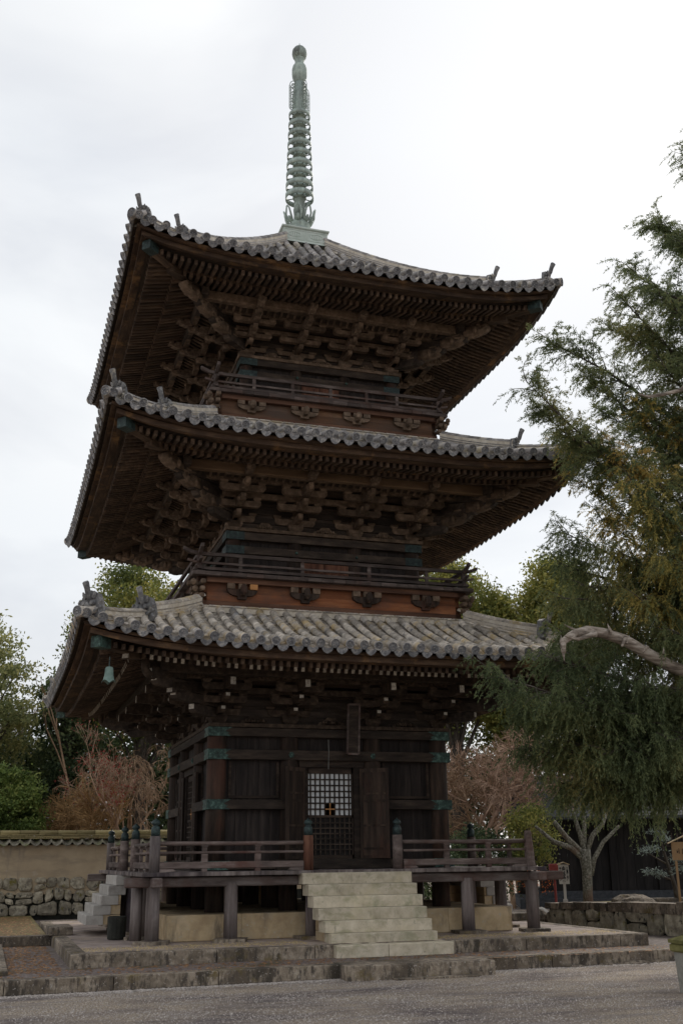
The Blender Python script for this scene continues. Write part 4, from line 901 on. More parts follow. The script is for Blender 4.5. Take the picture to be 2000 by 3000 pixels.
# petals
for i in range(8):
    a = 2*math.pi*(i+.5)/8; M = Matrix.Rotation(a, 4, 'Z'); mb = MB()
    for s in (-1, 1): mb.tube([(.25, s*.03, 18.12), (.33, s*.085, 18.2), (.385, s*.095, 18.34), (.40, s*.06, 18.48), (.43, s*.012, 18.56)], [.03, .03, .028, .024, .02], 6)
    mb.tube([(.26, 0, 18.12), (.33, 0, 18.2), (.36, 0, 18.27)], [.05, .05, .03], 6); obj('lotus_petal', mb, FIN, pg, M, smooth=True)
mb = MB(); mb.lathe([(.155, 18.15), (.15, 19.0), (.135, 21.7), (.155, 21.75), (.15, 22.75)], 20); obj('mast', mb, FIN, pg, smooth=True)
for i in range(9):
    z = 18.98+i*(21.63-18.98)/8; ro_ = .385-.011*i; h = .15-.004*i; mb = MB(); n = 32; ri_ = ro_-.018
    v = []; f = []
    for j in range(n):
        a = 2*math.pi*j/n
        for r_, zz in ((ro_, z-h/2), (ro_+.004, z+h/2), (ri_, z+h/2), (ri_, z-h/2)): v.append((r_*math.cos(a), r_*math.sin(a), zz))
    for j in range(n):
        for k in range(4): f.append((4*j+k, 4*j+(k+1) % 4, (4*((j+1) % n)+(k+1) % 4), 4*((j+1) % n)+k))
    mb.add(v, [tuple(reversed(q)) for q in f])
    for j in range(8):
        a = 2*math.pi*(j+.25)/8; mb.tube([(.14*math.cos(a), .14*math.sin(a), z), (ri_*math.cos(a), ri_*math.sin(a), z)], .016, 5)
    mb.lathe([(.15, z-.05), (.185, z-.04), (.185, z+.03), (.15, z+.04)], 20); obj('spire_ring', mb, FIN, pg, smooth=True)
# pierced flame plates
for i in range(4):
    M = Matrix.Rotation(R(20+90*i), 4, 'Z'); mb = MB(); z0, z1 = 21.74, 22.74
    def fr_tube(p): mb.tube(p, .012, 5)
    fr_tube([(.15, 0, z0), (.33, 0, z0), (.345, 0, z0+.05), (.345, 0, z1-.22), (.30, 0, z1-.08), (.22, 0, z1), (.15, 0, z1)])
    fr_tube([(.285, 0, z0+.03), (.285, 0, z1-.2), (.24, 0, z1-.1), (.15, 0, z1-.07)])
    fr_tube([(.165, 0, z0), (.165, 0, z1)])
    nz_ = 15
    for j in range(nz_): z = z0+.04+j*(z1-z0-.28)/(nz_-1); mb.tube([(.285, 0, z), (.345, 0, z+.02)], .010, 4)
    for j in range(26):
        z = z0+.03+j*(z1-z0-.16)/25; x_ = .205+.035*math.sin(j*1.9); mb.tube([(x_-.035, 0, z-.015), (x_, .003, z+.02), (x_+.04, 0, z-.01+.03*math.sin(j))], .013, 4)
    obj('flame_plate', mb, FIN, pg, M)
mb = MB(); mb.lathe([(.12, 22.75), (.15, 22.86), (.205, 22.95), (.215, 23.05), (.215, 23.22), (.19, 23.33), (.145, 23.40), (.13, 23.45), (.13, 23.55), (.15, 23.58), (.15, 23.60)], 24); obj('spire_jar', mb, FIN, pg, smooth=True)
mb = MB(); mb.lathe([(.13, 23.60), (.19, 23.66), (.215, 23.76), (.205, 23.88), (.15, 23.97), (.06, 24.01), (.015, 24.02), (.012, 24.15)], 24); obj('spire_jewel', mb, FIN, pg, smooth=True)
flush()

# ------------------------------------------------------------------ plaque, bell, wire
t = thing('plaque', 'tall narrow timber name plaque hanging above the front door', 'plaque', (.345, -2.98, 3.85))
Mp = Matrix.Translation((.345, -2.86, 3.84)) @ Matrix.Rotation(R(6), 4, 'X')
mb = MB(); mb.box(-.11, .11, -.012, .012, 0, 1.0); obj('board', mb, BEAM, t, Mp)
mb = MB(); mb.box(-.14, -.105, -.03, .02, 0, 1.02, bev=.006); mb.box(.105, .14, -.03, .02, 0, 1.02, bev=.006); mb.box(-.104, .104, -.028, .02, -.012, .03); mb.box(-.104, .104, -.028, .02, .99, 1.03); obj('rim', mb, RAIL, t, Mp)
t = thing('wind_bell', 'small green bronze wind bell under the left front corner of the lowest roof', 'bell', (-4.86, -4.90, 4.88))
mb = MB(); n = 16; v = []; prof = [(.035, .30), (.06, .29), (.072, .26), (.08, .15), (.10, .06), (.125, .0)]
v = []; f = []
for (r_, z) in prof:
    for j in range(n):
        a = 2*math.pi*j/n; zz = z+(.055*abs(math.sin(a*2)) if z < .03 else (.02*abs(math.sin(a*2)) if z < .1 else 0)); v.append((r_*math.cos(a), r_*math.sin(a), zz))
for i in range(len(prof)-1):
    for j in range(n): f.append((i*n+j, i*n+(j+1) % n, (i+1)*n+(j+1) % n, (i+1)*n+j))
f.append(tuple(range(n))); mb.add(v, [tuple(reversed(q)) for q in f]); obj('bell_body', mb, mat('bell_green', [(.3, (.13, .20, .18)), (.7, (.26, .36, .32))], 8, bump=.2, varr=0), t, Matrix.Translation((-4.86, -4.90, 4.80)), smooth=True)
mb = MB(); mb.tube([(0, 0, .30), (0, 0, .48)], .012, 6); mb.tube([(0, 0, .0), (0, 0, .2)], .01, 5); obj('hanger', mb, COPD, t, Matrix.Translation((-4.86, -4.90, 4.80)))
mb = MB(); mb.tube([(-.11, -2.635, 4.15), (-.105, -2.64, 3.9), (-.115, -2.64, 3.55)], .006, 5); link('wire', mb.mesh('wire', METL), label='thin pale wire hanging down over the front door', cat='wire')

# ------------------------------------------------------------------ earthen wall with rubble base (left, behind)
WY = 10.2
ew = thing('earthen_wall', 'tan plastered earthen wall with tiled coping on a rubble stone base', 'wall', (-8, WY, .2))
XL, XR = -16.0, 3.0
mb = MB(); mb.box(XL, XR, WY+.10, WY+.55, .9, 2.30); obj('plaster', mb, PLAS, ew)
mb = MB(); mb.box(XL, XR, WY+.12, WY+.5, .0, .9); obj('stone_backing', mb, mat('dark_joint', [(.3, (.012, .012, .010)), (.7, (.03, .03, .022))], 6, bump=.3, varr=0), ew)
def rubble(parent, M, L_, H_, rows, cw, th=.16, seed=1, top=None, m_=RUB):
    rg = random.Random(seed); ph = [rg.uniform(0, 6) for _ in range(rows+1)]
    def bz(j, x):
        hh = H_ if top is None else top(x); amp = 0 if j in (0, rows) else .16*hh/rows
        return j*hh/rows+amp*(math.sin(x*3.1+ph[j])+.6*math.sin(x*7.3+ph[j]*2))
    for j in range(rows):
        x = -rg.uniform(0, cw*.6); 
        while x < L_:
            wd = cw*rg.uniform(.55, 1.5)*(1.15 if j == 0 else 1); x1 = x+wd; a, b = max(x, 0), min(x1, L_)
            sk = rg.uniform(-.05, .05)
            if b-a > .08:
                split = rg.random() < .22
                parts = [(0, .5), (.5, 1)] if split else [(0, 1)]
                for (u0, u1) in parts:
                    q = [(a, bz(j, a)*(1-u0)+bz(j+1, a)*u0), (b, bz(j, b)*(1-u0)+bz(j+1, b)*u0), (b+sk, bz(j, b)*(1-u1)+bz(j+1, b)*u1), (a+sk, bz(j, a)*(1-u1)+bz(j+1, a)*u1)]
                    cx_ = sum(p[0] for p in q)/4; cz_ = sum(p[1] for p in q)/4; o8 = []
                    for k in range(4):
                        A_, B_, C_ = q[k-1], q[k], q[(k+1) % 4]; u = rg.uniform(.08, .36); v_ = rg.uniform(.08, .36)
                        o8 += [(B_[0]+(A_[0]-B_[0])*u, B_[1]+(A_[1]-B_[1])*u), (B_[0]+(C_[0]-B_[0])*v_, B_[1]+(C_[1]-B_[1])*v_)]
                    sh = 1-.022/max(.1, min(b-a, .5)); o8 = [(cx_+(p-cx_)*sh, cz_+(r_-cz_)*sh) for p, r_ in o8]; bul = rg.uniform(.03, .08); v = []; fx = rg.uniform(-.04, .04)
                    for (s_, y) in ((1, .05), (1, -.01+fx*.3), (.90, -.02-bul*.75), (.55, -.02-bul)):
                        v += [(cx_+(p-cx_)*s_, y+rg.uniform(-.012, .012), cz_+(r_-cz_)*s_) for p, r_ in o8]
                    v.append((cx_+rg.uniform(-.03, .03), -.02-bul, cz_)); f = []
                    for r_ in range(3):
                        for k in range(8): f.append((8*r_+k, 8*r_+(k+1) % 8, 8*r_+8+(k+1) % 8, 8*r_+8+k))
                    for k in range(8): f.append((24+k, 24+(k+1) % 8, 32))
                    mb = MB(); mb.add(v, f); obj('stone', mb, m_, parent, M)
            x = x1
rubble(ew, Matrix.Translation((-9.6, WY+.10, .30)), 10.5, 1.08, 3, .36, seed=5)
# coping: wavy eave tiles then stacked bamboo-coloured ridge courses
sg = MB(); n = 10; L0 = .30
v = []; 
for (y, z) in ((-.16, .0), (-.16, .02), (.20, .17), (.20, .15)):
    for i in range(n+1):
        u = i/n; x_ = u*L0; wv = .055*(math.cos(u*math.pi*1.6) if u < .62 else math.cos(.62*math.pi*1.6)+(u-.62)*4.9*.9) ; wv = -.05*math.sin(min(u/.72, 1)*math.pi)+(.055*math.sin((u-.72)/.28*math.pi) if u > .72 else 0)
        v.append((x_, y, z+wv))
k_ = n+1; f = []
for i in range(n): f += [(i, i+1, k_+i+1, k_+i), (k_+i, k_+i+1, 2*k_+i+1, 2*k_+i), (3*k_+i, 3*k_+i+1, i+1, i)]
sg.add(v, f); wt = Proto('coping_tile', sg, mat('coping_tile', [(.3, (.07, .06, .05)), (.5, (.16, .145, .11)), (.75, (.34, .31, .25))], 9, bump=.4, varr=.3, extra=[(3, .5, .68, (.14, .15, .06), (1, 1, 1))]))
x = -9.6
while x < -.6:
    for (yy, s) in ((WY+.05, 1),): link('coping_tile', wt.me, ew, Matrix.Translation((x, yy, 2.30)))
    x += L0
mb = MB(); mb.prism([(WY-.02, 2.29), (WY+.33, 2.45), (WY+.68, 2.29)][::-1], XL, XR, 'x'); obj('coping_bed', mb, MATS['dark_joint'], ew)
for j, (z, wd, h) in enumerate(((2.47, .21, .035), (2.515, .19, .035), (2.56, .17, .035))):
    x = -9.6+.17*j
    while x < -.5:
        x1 = x+rnd.uniform(.45, .62); mb = MB(); mb.box(x, x1-.008, WY+.30-wd, WY+.30+wd, z, z+h-.004, bev=.006); obj('ridge_course_tile', mb, BAM, ew); x = x1
x = -9.6
while x < -.5:
    x1 = x+.55; mb = MB(); mb.tube([(x, WY+.3, 2.645), (x1-.01, WY+.3, 2.645)], [.072, .068], 10); obj('ridge_round_tile', mb, BAM, ew, smooth=True); x = x1

# ------------------------------------------------------------------ right: low rubble wall, kerbs, dark hall, signs
rw = thing('low_rubble_wall', 'low mossy rubble retaining wall beside the terrace corner at right', 'wall', (6.3, -.3, .1))
A = Vector((6.15, .1, .12)); Bv = Vector((7.35, -5.6, .12)); dv = (Bv-A); Lw = dv.length; dv.normalize()
Mw = frame(A, dv, Vector((0, 0, 1)).cross(dv), (0, 0, 1))
rubble(rw, Mw, Lw, .50, 1, .42, seed=9, top=lambda u: .50+.03*u)
mb = MB(); mb.box(0, Lw, .03, .35, -.1, .49); obj('wall_core', mb, MATS['dark_joint'], rw, Mw)
x = 0
while x < Lw:
    x1 = x+rnd.uniform(.35, .8); mb = MB(); mb.prism([(x+.01, -.08+rnd.uniform(-.03, .03)), (x1-.01, -.08+rnd.uniform(-.03, .03)), (x1-.015, .34), (x+.015, .34)], .50, .60+rnd.uniform(-.03, .04)+.03*x, 'z'); obj('cap_stone', mb, KERB, rw, Mw); x = x1
def boulder(name, loc, s, m_, label, seed):
    rg = random.Random(seed); mb = MB(); n = 9; v = []; rings = [(.05, -.1), (.8, .0), (1, .35), (.85, .7), (.5, .93), (.05, 1)]
    for (r_, z) in rings:
        for i in range(n): a = 2*math.pi*i/n; q = r_*rg.uniform(.82, 1.12); v.append((q*math.cos(a), q*math.sin(a), z+rg.uniform(-.06, .06)))
    f = [(i*n+j, i*n+(j+1) % n, (i+1)*n+(j+1) % n, (i+1)*n+j) for i in range(5) for j in range(n)]; mb.add(v, f)
    o = obj(name, mb, m_, None, Matrix.Translation(loc) @ Matrix.Diagonal((*s, 1)), smooth=False); o['label'] = label; o['category'] = 'rock'; o['group'] = 'boulders at the garden bed'; return o
boulder('boulder', (6.05, .35, .25), (.22, .2, .33), KERB, 'rounded pale boulder at the left end of the low rubble wall', 1)
boulder('boulder', (6.3, .75, .25), (.2, .2, .36), STEPG, 'smooth round boulder just behind the wall end near the red box', 2)
boulder('boulder', (8.35, -.1, .55), (.62, .35, .34), KERB, 'broad flat-topped boulder on the bed right of the lichened trunk', 3)
x = 8.9
ge = thing('garden_edging', 'line of rough edging stones across the mossy bed', 'edging', (9, .8, .6))
for i in range(9):
    mb = MB(); mb.box(0, .55, 0, .22, 0, .14+rnd.uniform(0, .05), bev=.03); obj('edging_stone', mb, KERB, ge, Matrix.Translation((8.9+i*.58, .9+.02*i, .58)) @ Matrix.Rotation(rnd.uniform(-.06, .06), 4, 'Z'))
mb = MB(); mb.box(0, 1.6, 0, .3, 0, .26, bev=.03); o = obj('stone_block', mb, KERB, None, Matrix.Translation((9.0, -1.6, .58))); o['label'] = 'long squared stone block on the moss at the right edge'; o['category'] = 'stone block'
mb = MB(); mb.box(5.2, 6.3, 4.4, 4.62, .2, .58, bev=.02); o = obj('stone_block', mb, TANS, None); o['label'] = 'tan kerb block behind the right corner post of the veranda'; o['category'] = 'stone block'
# dark hall
dh = thing('timber_hall', 'low dark board-walled timber hall behind the lichened tree', 'building', (16, 13.5, 0))
Mh = Matrix.Translation((12.6, 13.2, 0)) @ Matrix.Rotation(R(-24), 4, 'Z')
mb = MB(); mb.box(-.6, 12, -.9, 6, 0, .32); obj('lower_step', mb, DGR, dh, Mh)
mb = MB(); mb.box(.0, 12, -.3, 6, .32, .56); obj('upper_step', mb, DGR, dh, Mh)
x = .4
while x < 11.5:
    mb = MB(); mb.box(x+.004, x+.296, .35-rnd.uniform(0, .01), .42, .56, 3.1); obj('wall_board', mb, BLK, dh, Mh); x += .3
for x in (.3, 1.9, 2.9, 4.6, 6.2, 7.8, 9.5, 11.4): mb = MB(); mb.box(x-.1, x+.1, .2, .40, .56, 3.2, bev=.01); obj('post', mb, BLK, dh, Mh)
for z in (.9, 1.25, 1.6, 2.05): mb = MB(); mb.box(4.7, 11.4, .30, .349, z, z+.05); obj('batten', mb, DK, dh, Mh)
mb = MB()
for i in range(28): mb.box(4.9+i*.2, 4.93+i*.2, .30, .34, 2.1, 2.55)
obj('window_bars', mb, RAIL, dh, Mh)
mb = MB(); mb.prism([(-.9, 3.05), (-.9, 3.15), (3.2, 4.9), (7, 3.15), (7, 3.05)][::-1], -.8, 13, 'x'); obj('roof', mb, DGR, dh, Mh)
mb = MB(); mb.box(-.3, .0, -.2, 6, 0, 3.0); 
# text helper
def text(s, size, m_, M, parent, name='lettering'):
    cu = bpy.data.curves.new(name, 'FONT'); cu.body = s; cu.size = size; cu.align_x = 'CENTER'; cu.align_y = 'CENTER'; cu.extrude = .001; cu.space_line = .95; cu.offset = .004*size/.1
    to = bpy.data.objects.new('tmp', cu); C.objects.link(to); dg = bpy.context.evaluated_depsgraph_get(); me = bpy.data.meshes.new_from_object(to.evaluated_get(dg)); bpy.data.objects.remove(to)
    me.materials.clear(); me.materials.append(m_); return link(name, me, parent, M)
camdir = math.atan2(8.3+6.68, 3+24.13)
sg = thing('tree_sign', 'small white roofed sign board with black brushed characters on a stake', 'sign', (8.27, 3.1, .35)); Ms = Matrix.Translation((8.27, 3.1, .35)) @ Matrix.Rotation(-.35, 4, 'Z') @ Matrix.Diagonal((.74, .74, 1, 1))
mb = MB(); mb.box(-.045, .045, -.03, .03, .2, .9); obj('stake', mb, SGN, sg, Ms)
mb = MB(); mb.box(-.075, .075, -.07, .07, 0, .33, bev=.008); obj('foot', mb, SGN, sg, Ms)
mb = MB(); mb.box(-.185, .185, -.05, -.02, .72, 1.22); bd = obj('board', mb, SGN, sg, Ms)
mb = MB(); mb.prism([(-.22, 1.21), (0, 1.265), (.22, 1.21), (.22, 1.23), (0, 1.29), (-.22, 1.23)][::-1], -.10, .03, 'y'); obj('board_roof', mb, TANS, sg, Ms)
UP = frame((0, 0, 0), (1, 0, 0), (0, 0, 1), (0, -1, 0))
text('会\n珍\n桜', .14, INK, Ms @ Matrix.Translation((0, -.052, .965)) @ UP, bd)
text('寺\n宝\n木\n標\n之', .075, INK, Ms @ Matrix.Translation((-.125, -.052, .97)) @ UP, bd); text('三\n重\n塔\n前\n庭', .075, INK, Ms @ Matrix.Translation((.13, -.052, .97)) @ UP, bd)
ml = thing('red_box_on_post', 'red painted metal box standing on a thin red post', 'post box', (8.2, 3.5, .35)); Mm = Matrix.Translation((8.2, 3.5, .35)) @ Matrix.Rotation(-.35, 4, 'Z')
mb = MB(); mb.box(-.13, .11, -.09, .09, .83, 1.02, bev=.01); mb.box(-.13, .12, -.085, .085, 1.06, 1.24, bev=.01); mb.box(-.03, .1, -.08, .08, 1.02, 1.06); obj('box', mb, RED, ml, Mm)
mb = MB(); mb.tube([(0, 0, 0), (0, 0, .83)], .035, 8); mb.lathe([(.12, 0), (.1, .02), (.04, .16)], 10); obj('post', mb, RED, ml, Mm)
mb = MB(); mb.box(.10, .17, -.1, -.04, .98, 1.03); obj('latch', mb, METL, ml, Mm)
sg = thing('information_sign', 'tan wooden information board with columns of fine black writing at the right edge', 'sign', (9.3, -1.0, .6)); Ms = Matrix.Translation((9.32, -1.0, .6)) @ Matrix.Rotation(-.45, 4, 'Z')
mb = MB(); mb.box(-.30, .30, -.02, .02, 1.06, 1.48); bd = obj('board', mb, SGT, sg, Ms)
mb = MB(); mb.prism([(-.38, 1.44), (0, 1.60), (.38, 1.44), (.38, 1.46), (0, 1.63), (-.38, 1.46)][::-1], -.08, .08, 'y'); obj('board_roof', mb, TANS, sg, Ms)
mb = MB(); mb.box(-.25, -.20, -.03, .03, .0, 1.05); mb.box(.2, .25, -.03, .03, 0, 1.05); obj('leg', mb, SGT, sg, Ms)
for i, s_ in enumerate(('三重塔は\n文化財で\nある', '心柱と相\n輪を備え\nる塔', '本瓦葺の\n屋根三層', '江戸時代\nの再建')): 
    for j, ln in enumerate(s_.split('\n')): text('\n'.join(ln), .032, INK, Ms @ Matrix.Translation((.24-.125*i-.042*j, -.022, 1.27-.01*j)) @ UP, bd)
# mossy capped stone post at right edge, dark box by the left stairway
sp_ = thing('capped_post', 'grey stone post with a mossy green cap at the right edge of the gravel', 'post', (2.62, -10.5, 0)); Ms = Matrix.Translation((2.66, -10.5, 0))
mb = MB(); mb.add([(-.13, -.13, 0), (.13, -.13, 0), (.13, .13, 0), (-.13, .13, 0), (-.155, -.155, .52), (.155, -.155, .52), (.155, .155, .52), (-.155, .155, .52)], [(3, 2, 1, 0), (4, 5, 6, 7), (0, 1, 5, 4), (1, 2, 6, 5), (2, 3, 7, 6), (3, 0, 4, 7)]); obj('shaft', mb, CONC, sp_, Ms)
mb = MB(); mb.box(-.19, .19, -.19, .19, .521, .63, bev=.02); mb.add([(-.20, -.20, .635), (.20, -.20, .635), (.20, .20, .635), (-.20, .20, .635), (-.20, -.20, .68), (.20, -.20, .68), (.20, .20, .68), (-.20, .20, .68), (0, 0, .76)], [(3, 2, 1, 0), (0, 1, 5, 4), (1, 2, 6, 5), (2, 3, 7, 6), (3, 0, 4, 7), (4, 5, 8), (5, 6, 8), (6, 7, 8), (7, 4, 8)]); obj('cap', mb, MCAP, sp_, Ms)
mb = MB(); mb.lathe([(.15, 0), (.17, .01), (.18, .40), (.16, .41), (.15, .37), (.02, .36)], 14); o = obj('metal_bin', mb, BOXM, None, Matrix.Translation((-4.2, -2.2, .40)), smooth=False); o['label'] = 'dark metal bin beside the left stone stairway'; o['category'] = 'bin'

# ------------------------------------------------------------------ loose gravel, fallen leaves, sand under the drip line
def scatter(name, P, sz, m_, flat=.6, seed=1, nside=4):
    rg = np.random.default_rng(seed); n = len(P); s3 = sz[:, None]*rg.uniform(.7, 1.3, (n, 3))*np.array([1, 1, flat]); a = rg.uniform(0, math.pi, n); ca, sa = np.cos(a), np.sin(a)
    b = np.array([(1, 0, 0), (0, 1, 0), (-1, 0, 0), (0, -1, 0), (0, 0, 1)], float); v = b[None]*s3[:, None]; x_ = v[..., 0]*ca[:, None]-v[..., 1]*sa[:, None]; y_ = v[..., 0]*sa[:, None]+v[..., 1]*ca[:, None]
    v = np.stack([x_, y_, v[..., 2]], -1)+P[:, None]; f = np.array([(0, 1, 4), (1, 2, 4), (2, 3, 4), (3, 0, 4)]); F = (f[None]+5*np.arange(n)[:, None, None]).reshape(-1, 3)
    return link(name, fastmesh(name, v.reshape(-1, 3), F, m_), kind='stuff')
GST = mat('gravel_stones', [(.3, (0.300, 0.258, 0.230)), (.5, (0.400, 0.355, 0.321)), (.7, (0.500, 0.453, 0.418))], 3, bump=0, varr=.42)
LLF = mat('fallen_leaf', [(.3, (.12, .06, .03)), (.5, (.25, .13, .06)), (.7, (.36, .24, .13))], 3, bump=0, varr=.5)
rg = np.random.default_rng(5); n = 70000; X = rg.uniform(-8.5, 7.5, n); Y = -15+8.2*rg.random(n)**.8; P = np.stack([X, Y, np.full(n, .001)], 1); P = P[P[:, 1] < p0y(P[:, 0])-.02]; P = P[rg.random(len(P)) < .62+.3*np.sin(P[:, 0]*1.7+P[:, 1]*2.9)+.2*np.sin(P[:, 0]*4.1-P[:, 1]*1.3)]
scatter('loose_gravel', P, rg.uniform(.006, .013, len(P)), GST)
n = 9000; X = rg.uniform(-9, 8.5, n); off_ = np.abs(rg.normal(0, .12, n)); P = np.stack([X, p0y(X)-.03-off_, np.full(n, .001)], 1); scatter('kerb_pebbles', P, rg.uniform(.008, .024, n), GST, seed=3)
n = 6000; X = rg.uniform(-5.1, 5.1, n); Y = -4.55+rg.normal(0, .28, n); P = np.stack([X, Y, np.full(n, .3965)], 1); P = P[(np.abs(P[:, 0]) > 1.15) & (P[:, 1] > -5.15)]; scatter('dripline_sand', P, rg.uniform(.006, .016, len(P)), mat('sandy_grit', [(.3, (.36, .26, .13)), (.6, (.52, .40, .22))], 3, bump=0, varr=.3), seed=4)
n = 5200; X = rg.uniform(-9, 7, n); Y = rg.uniform(-6.7, -5.5, n); P1_ = np.stack([X, Y, np.full(n, .199)], 1); X = rg.uniform(-9, -5.4, n); Y = rg.uniform(-6, 0, n); P2_ = np.stack([X, Y, np.full(n, .199)], 1); X = rg.uniform(-9, -5.4, n); Y = rg.uniform(.2, 9.5, n); P3_ = np.stack([X, Y, np.full(n, .332)], 1)
scatter('fallen_leaves', np.concatenate([P1_[:2600], P2_, P3_]), rg.uniform(.01, .035, 2600+2*n), LLF, flat=.25, seed=6)

# ------------------------------------------------------------------ vegetation
def cards(cent, size, aspect=.5, droop=0., seed=0, normal_up=.3, dirs=None):
    rg = np.random.default_rng(seed); n = len(cent); a = dirs if dirs is not None else rg.normal(size=(n, 3)); a[:, 2] -= droop
    a /= np.linalg.norm(a, axis=1)[:, None]; b = np.cross(a, rg.normal(size=(n, 3))); b /= np.linalg.norm(b, axis=1)[:, None]
    s = (size*rg.uniform(.6, 1.3, n))[:, None]; v = np.stack([cent-a*s*.5, cent+b*s*aspect*.5, cent+a*s*.5, cent-b*s*aspect*.5], 1).reshape(-1, 3)
    return v, np.arange(4*n).reshape(-1, 4)
def tree(name, label, cat, base, height, crown, m_leaf, nclump, per, leaf, seed, clump_r=.5, m_bark=BARK, tr=.18, zc=None, group=None, flat=.7, dense=1.0):
    """crown = (rx, ry, rz) ellipsoid centred at zc above base"""
    rg = np.random.default_rng(seed); t = thing(name, label, cat, base, group)
    M = Matrix.Translation(base); zc = zc if zc is not None else height-crown[2]
    u = rg.normal(size=(nclump, 3)); u /= np.linalg.norm(u, axis=1)[:, None]; rad = rg.uniform(.45, 1.0, nclump)**.6
    cl = u*rad[:, None]*np.array(crown); cl[:, 2] += zc
    # uneven lobes
    lob = rg.normal(size=(5, 3)); lob /= np.linalg.norm(lob, axis=1)[:, None]; cl += (np.maximum(0, u @ lob.T)**3 @ rg.uniform(-.25, .3, 5))[:, None]*u*np.array(crown)
    mb = MB(); top = zc+crown[2]*.3; pts = [(0, 0, -.1), (.05*rg.normal(), .05*rg.normal(), zc*.4), (.15*rg.normal(), .15*rg.normal(), zc), (.2*rg.normal(), .2*rg.normal(), top)]
    mb.tube(pts, [tr*1.25, tr, tr*.7, tr*.3], 9)
    for i in range(min(nclump, 46)):
        q = cl[i]; s0 = Vector((0, 0, min(zc*rg.uniform(.45, 1.0), max(.3, q[2]-.3)))); e = Vector(q); m1 = s0.lerp(e, .5)+Vector((rg.normal()*.15, rg.normal()*.15, .15)); mb.tube([s0, m1, e], [tr*.38, tr*.22, tr*.06], 5, cap=False)
    obj('trunk', mb, m_bark, t, M, smooth=True)
    c = np.repeat(cl, per, 0)+np.clip(rg.normal(size=(nclump*per, 3)), -1.7, 1.7)*np.array([clump_r, clump_r, clump_r*flat])*rg.uniform(.5, 1.1, (nclump*per, 1)); v, q = cards(c, leaf, .55, .2, seed+5)
    link('crown', fastmesh('crown', v, q, m_leaf), t, M); return t
def bare(name, label, cat, base, height, spread, depth, m_twig, seed, kids=3, grav=0., tr=.12, lean=(0, 0), up_=1.0, leaves=None, L0=None, shrink=.72, vis=None, thin=.58, minr=.006):
    rg = random.Random(seed); t = thing(name, label, cat, base); big = MB(); tips = []; segs = []
    def go(p, d, L_, r_, lv):
        q = p+d*L_*.5+Vector((rg.gauss(0, .06), rg.gauss(0, .06), rg.gauss(0, .04)))*L_; d2 = (d+Vector((rg.gauss(0, .16), rg.gauss(0, .16), rg.gauss(0, .1)-grav*(depth-lv)*.12))).normalized(); e = q+d2*L_*.5
        big.tube([p, q, e], [r_, r_*.85, r_*.7], 6 if lv > depth-2 else 3, cap=False)
        if lv <= 2: tips.append(e); tips.append(q)
        if lv == 0: return
        for i in range(kids if lv < depth else kids+2):
            a = rg.uniform(0, 2*math.pi); s = rg.uniform(.35, .95)*spread; o_ = d2.orthogonal().normalized(); b_ = d2.cross(o_)
            nd = (d2+(o_*math.cos(a)+b_*math.sin(a))*s+Vector((0, 0, .12*up_-grav*.25*(depth-lv)))).normalized()
            st_ = q.lerp(e, rg.uniform(.3, 1.0)) if lv < depth else q.lerp(e, rg.uniform(.5, 1)); go(st_, nd, L_*shrink*rg.uniform(.75, 1.15), max(r_*thin, minr), lv-1)
    go(Vector((0, 0, -.05)), Vector((lean[0], lean[1], 1)).normalized(), L0 or height*.3, tr, depth)
    obj('trunk', big, m_twig, t, Matrix.Translation(base))
    if leaves:
        ml, n_, sz = leaves; rr = np.random.default_rng(seed); tp = np.array([tuple(x) for x in tips]); c = tp[rr.integers(0, len(tp), n_)]+rr.normal(size=(n_, 3))*.10
        v, q = cards(c, sz, .7, .2, seed); link('leaves', fastmesh('leaves', v, q, ml), t, Matrix.Translation(base))
    return t
def _g(f, g_):
    def h(*a, **k): t = f(*a, **k); t['group'] = g_; return t
    return h
TG = _g(tree, 'evergreen trees behind the pagoda and wall'); TS = _g(tree, 'evergreen shrubs behind the veranda'); BG = _g(bare, 'leafless trees in the background'); BC = _g(bare, 'bare cherry trees right of the pagoda')
# left background
TG('evergreen_tree', 'tall yellow-green evergreen rising behind the left eaves between the first and second roofs', 'tree', (-1.4, 17, 0), 12.8, (2.2, 2.4, 3.2), LBRO, 250, 170, 0.153, 21, .45, zc=9.5, tr=.2)
TG('evergreen_tree', 'dark broadleaf tree directly left of the lowest roof corner', 'tree', (-4.1, 18, 0), 9.2, (1.3, 1.6, 3.2), LDRK, 130, 120, 0.153, 22, .38, zc=6.2, tr=.22)
tree('pine_tree', 'pine with flat olive-green tiers at the left edge of the view', 'tree', (-7.7, 16, 0), 10.2, (2.2, 2.2, 3.2), LPIN, 130, 150, .15, 23, .5, zc=7.0, tr=.2, flat=.28)
TG('evergreen_tree', 'deep green tree in the shade behind the bare weeping branches', 'tree', (-3.4, 21, 0), 8, (3.2, 2, 3.0), LDRK, 170, 110, 0.189, 24, .55, zc=4.6, tr=.2)
TG('evergreen_tree', 'shadowy green tree behind the reddish maple beside the pagoda wall', 'tree', (.6, 19, 0), 8, (2.6, 2, 3.2), LDRK, 150, 110, 0.189, 25, .55, zc=4.8, tr=.2)
TG('evergreen_tree', 'dim evergreen at the far left behind the glossy green shrub', 'tree', (-8.0, 19, 0), 7.5, (3, 2, 3.0), LDRK, 150, 110, 0.189, 26, .55, zc=4.2, tr=.2)
tree('glossy_shrub', 'glossy bright green rounded shrub above the tan wall at far left', 'shrub', (-6.6, 12.6, 0), 4.9, (1.9, 1.2, 1.5), LSHR, 170, 150, .11, 27, .28, zc=3.4, tr=.1, flat=.5)
bare('weeping_tree', 'bare weeping tree with cascading grey-brown twigs', 'tree', (-2.3, 14.6, 0), 7, 1.0, 7, TWIG, 31, 3, .50, .09, L0=2.6, shrink=.71, minr=.008)
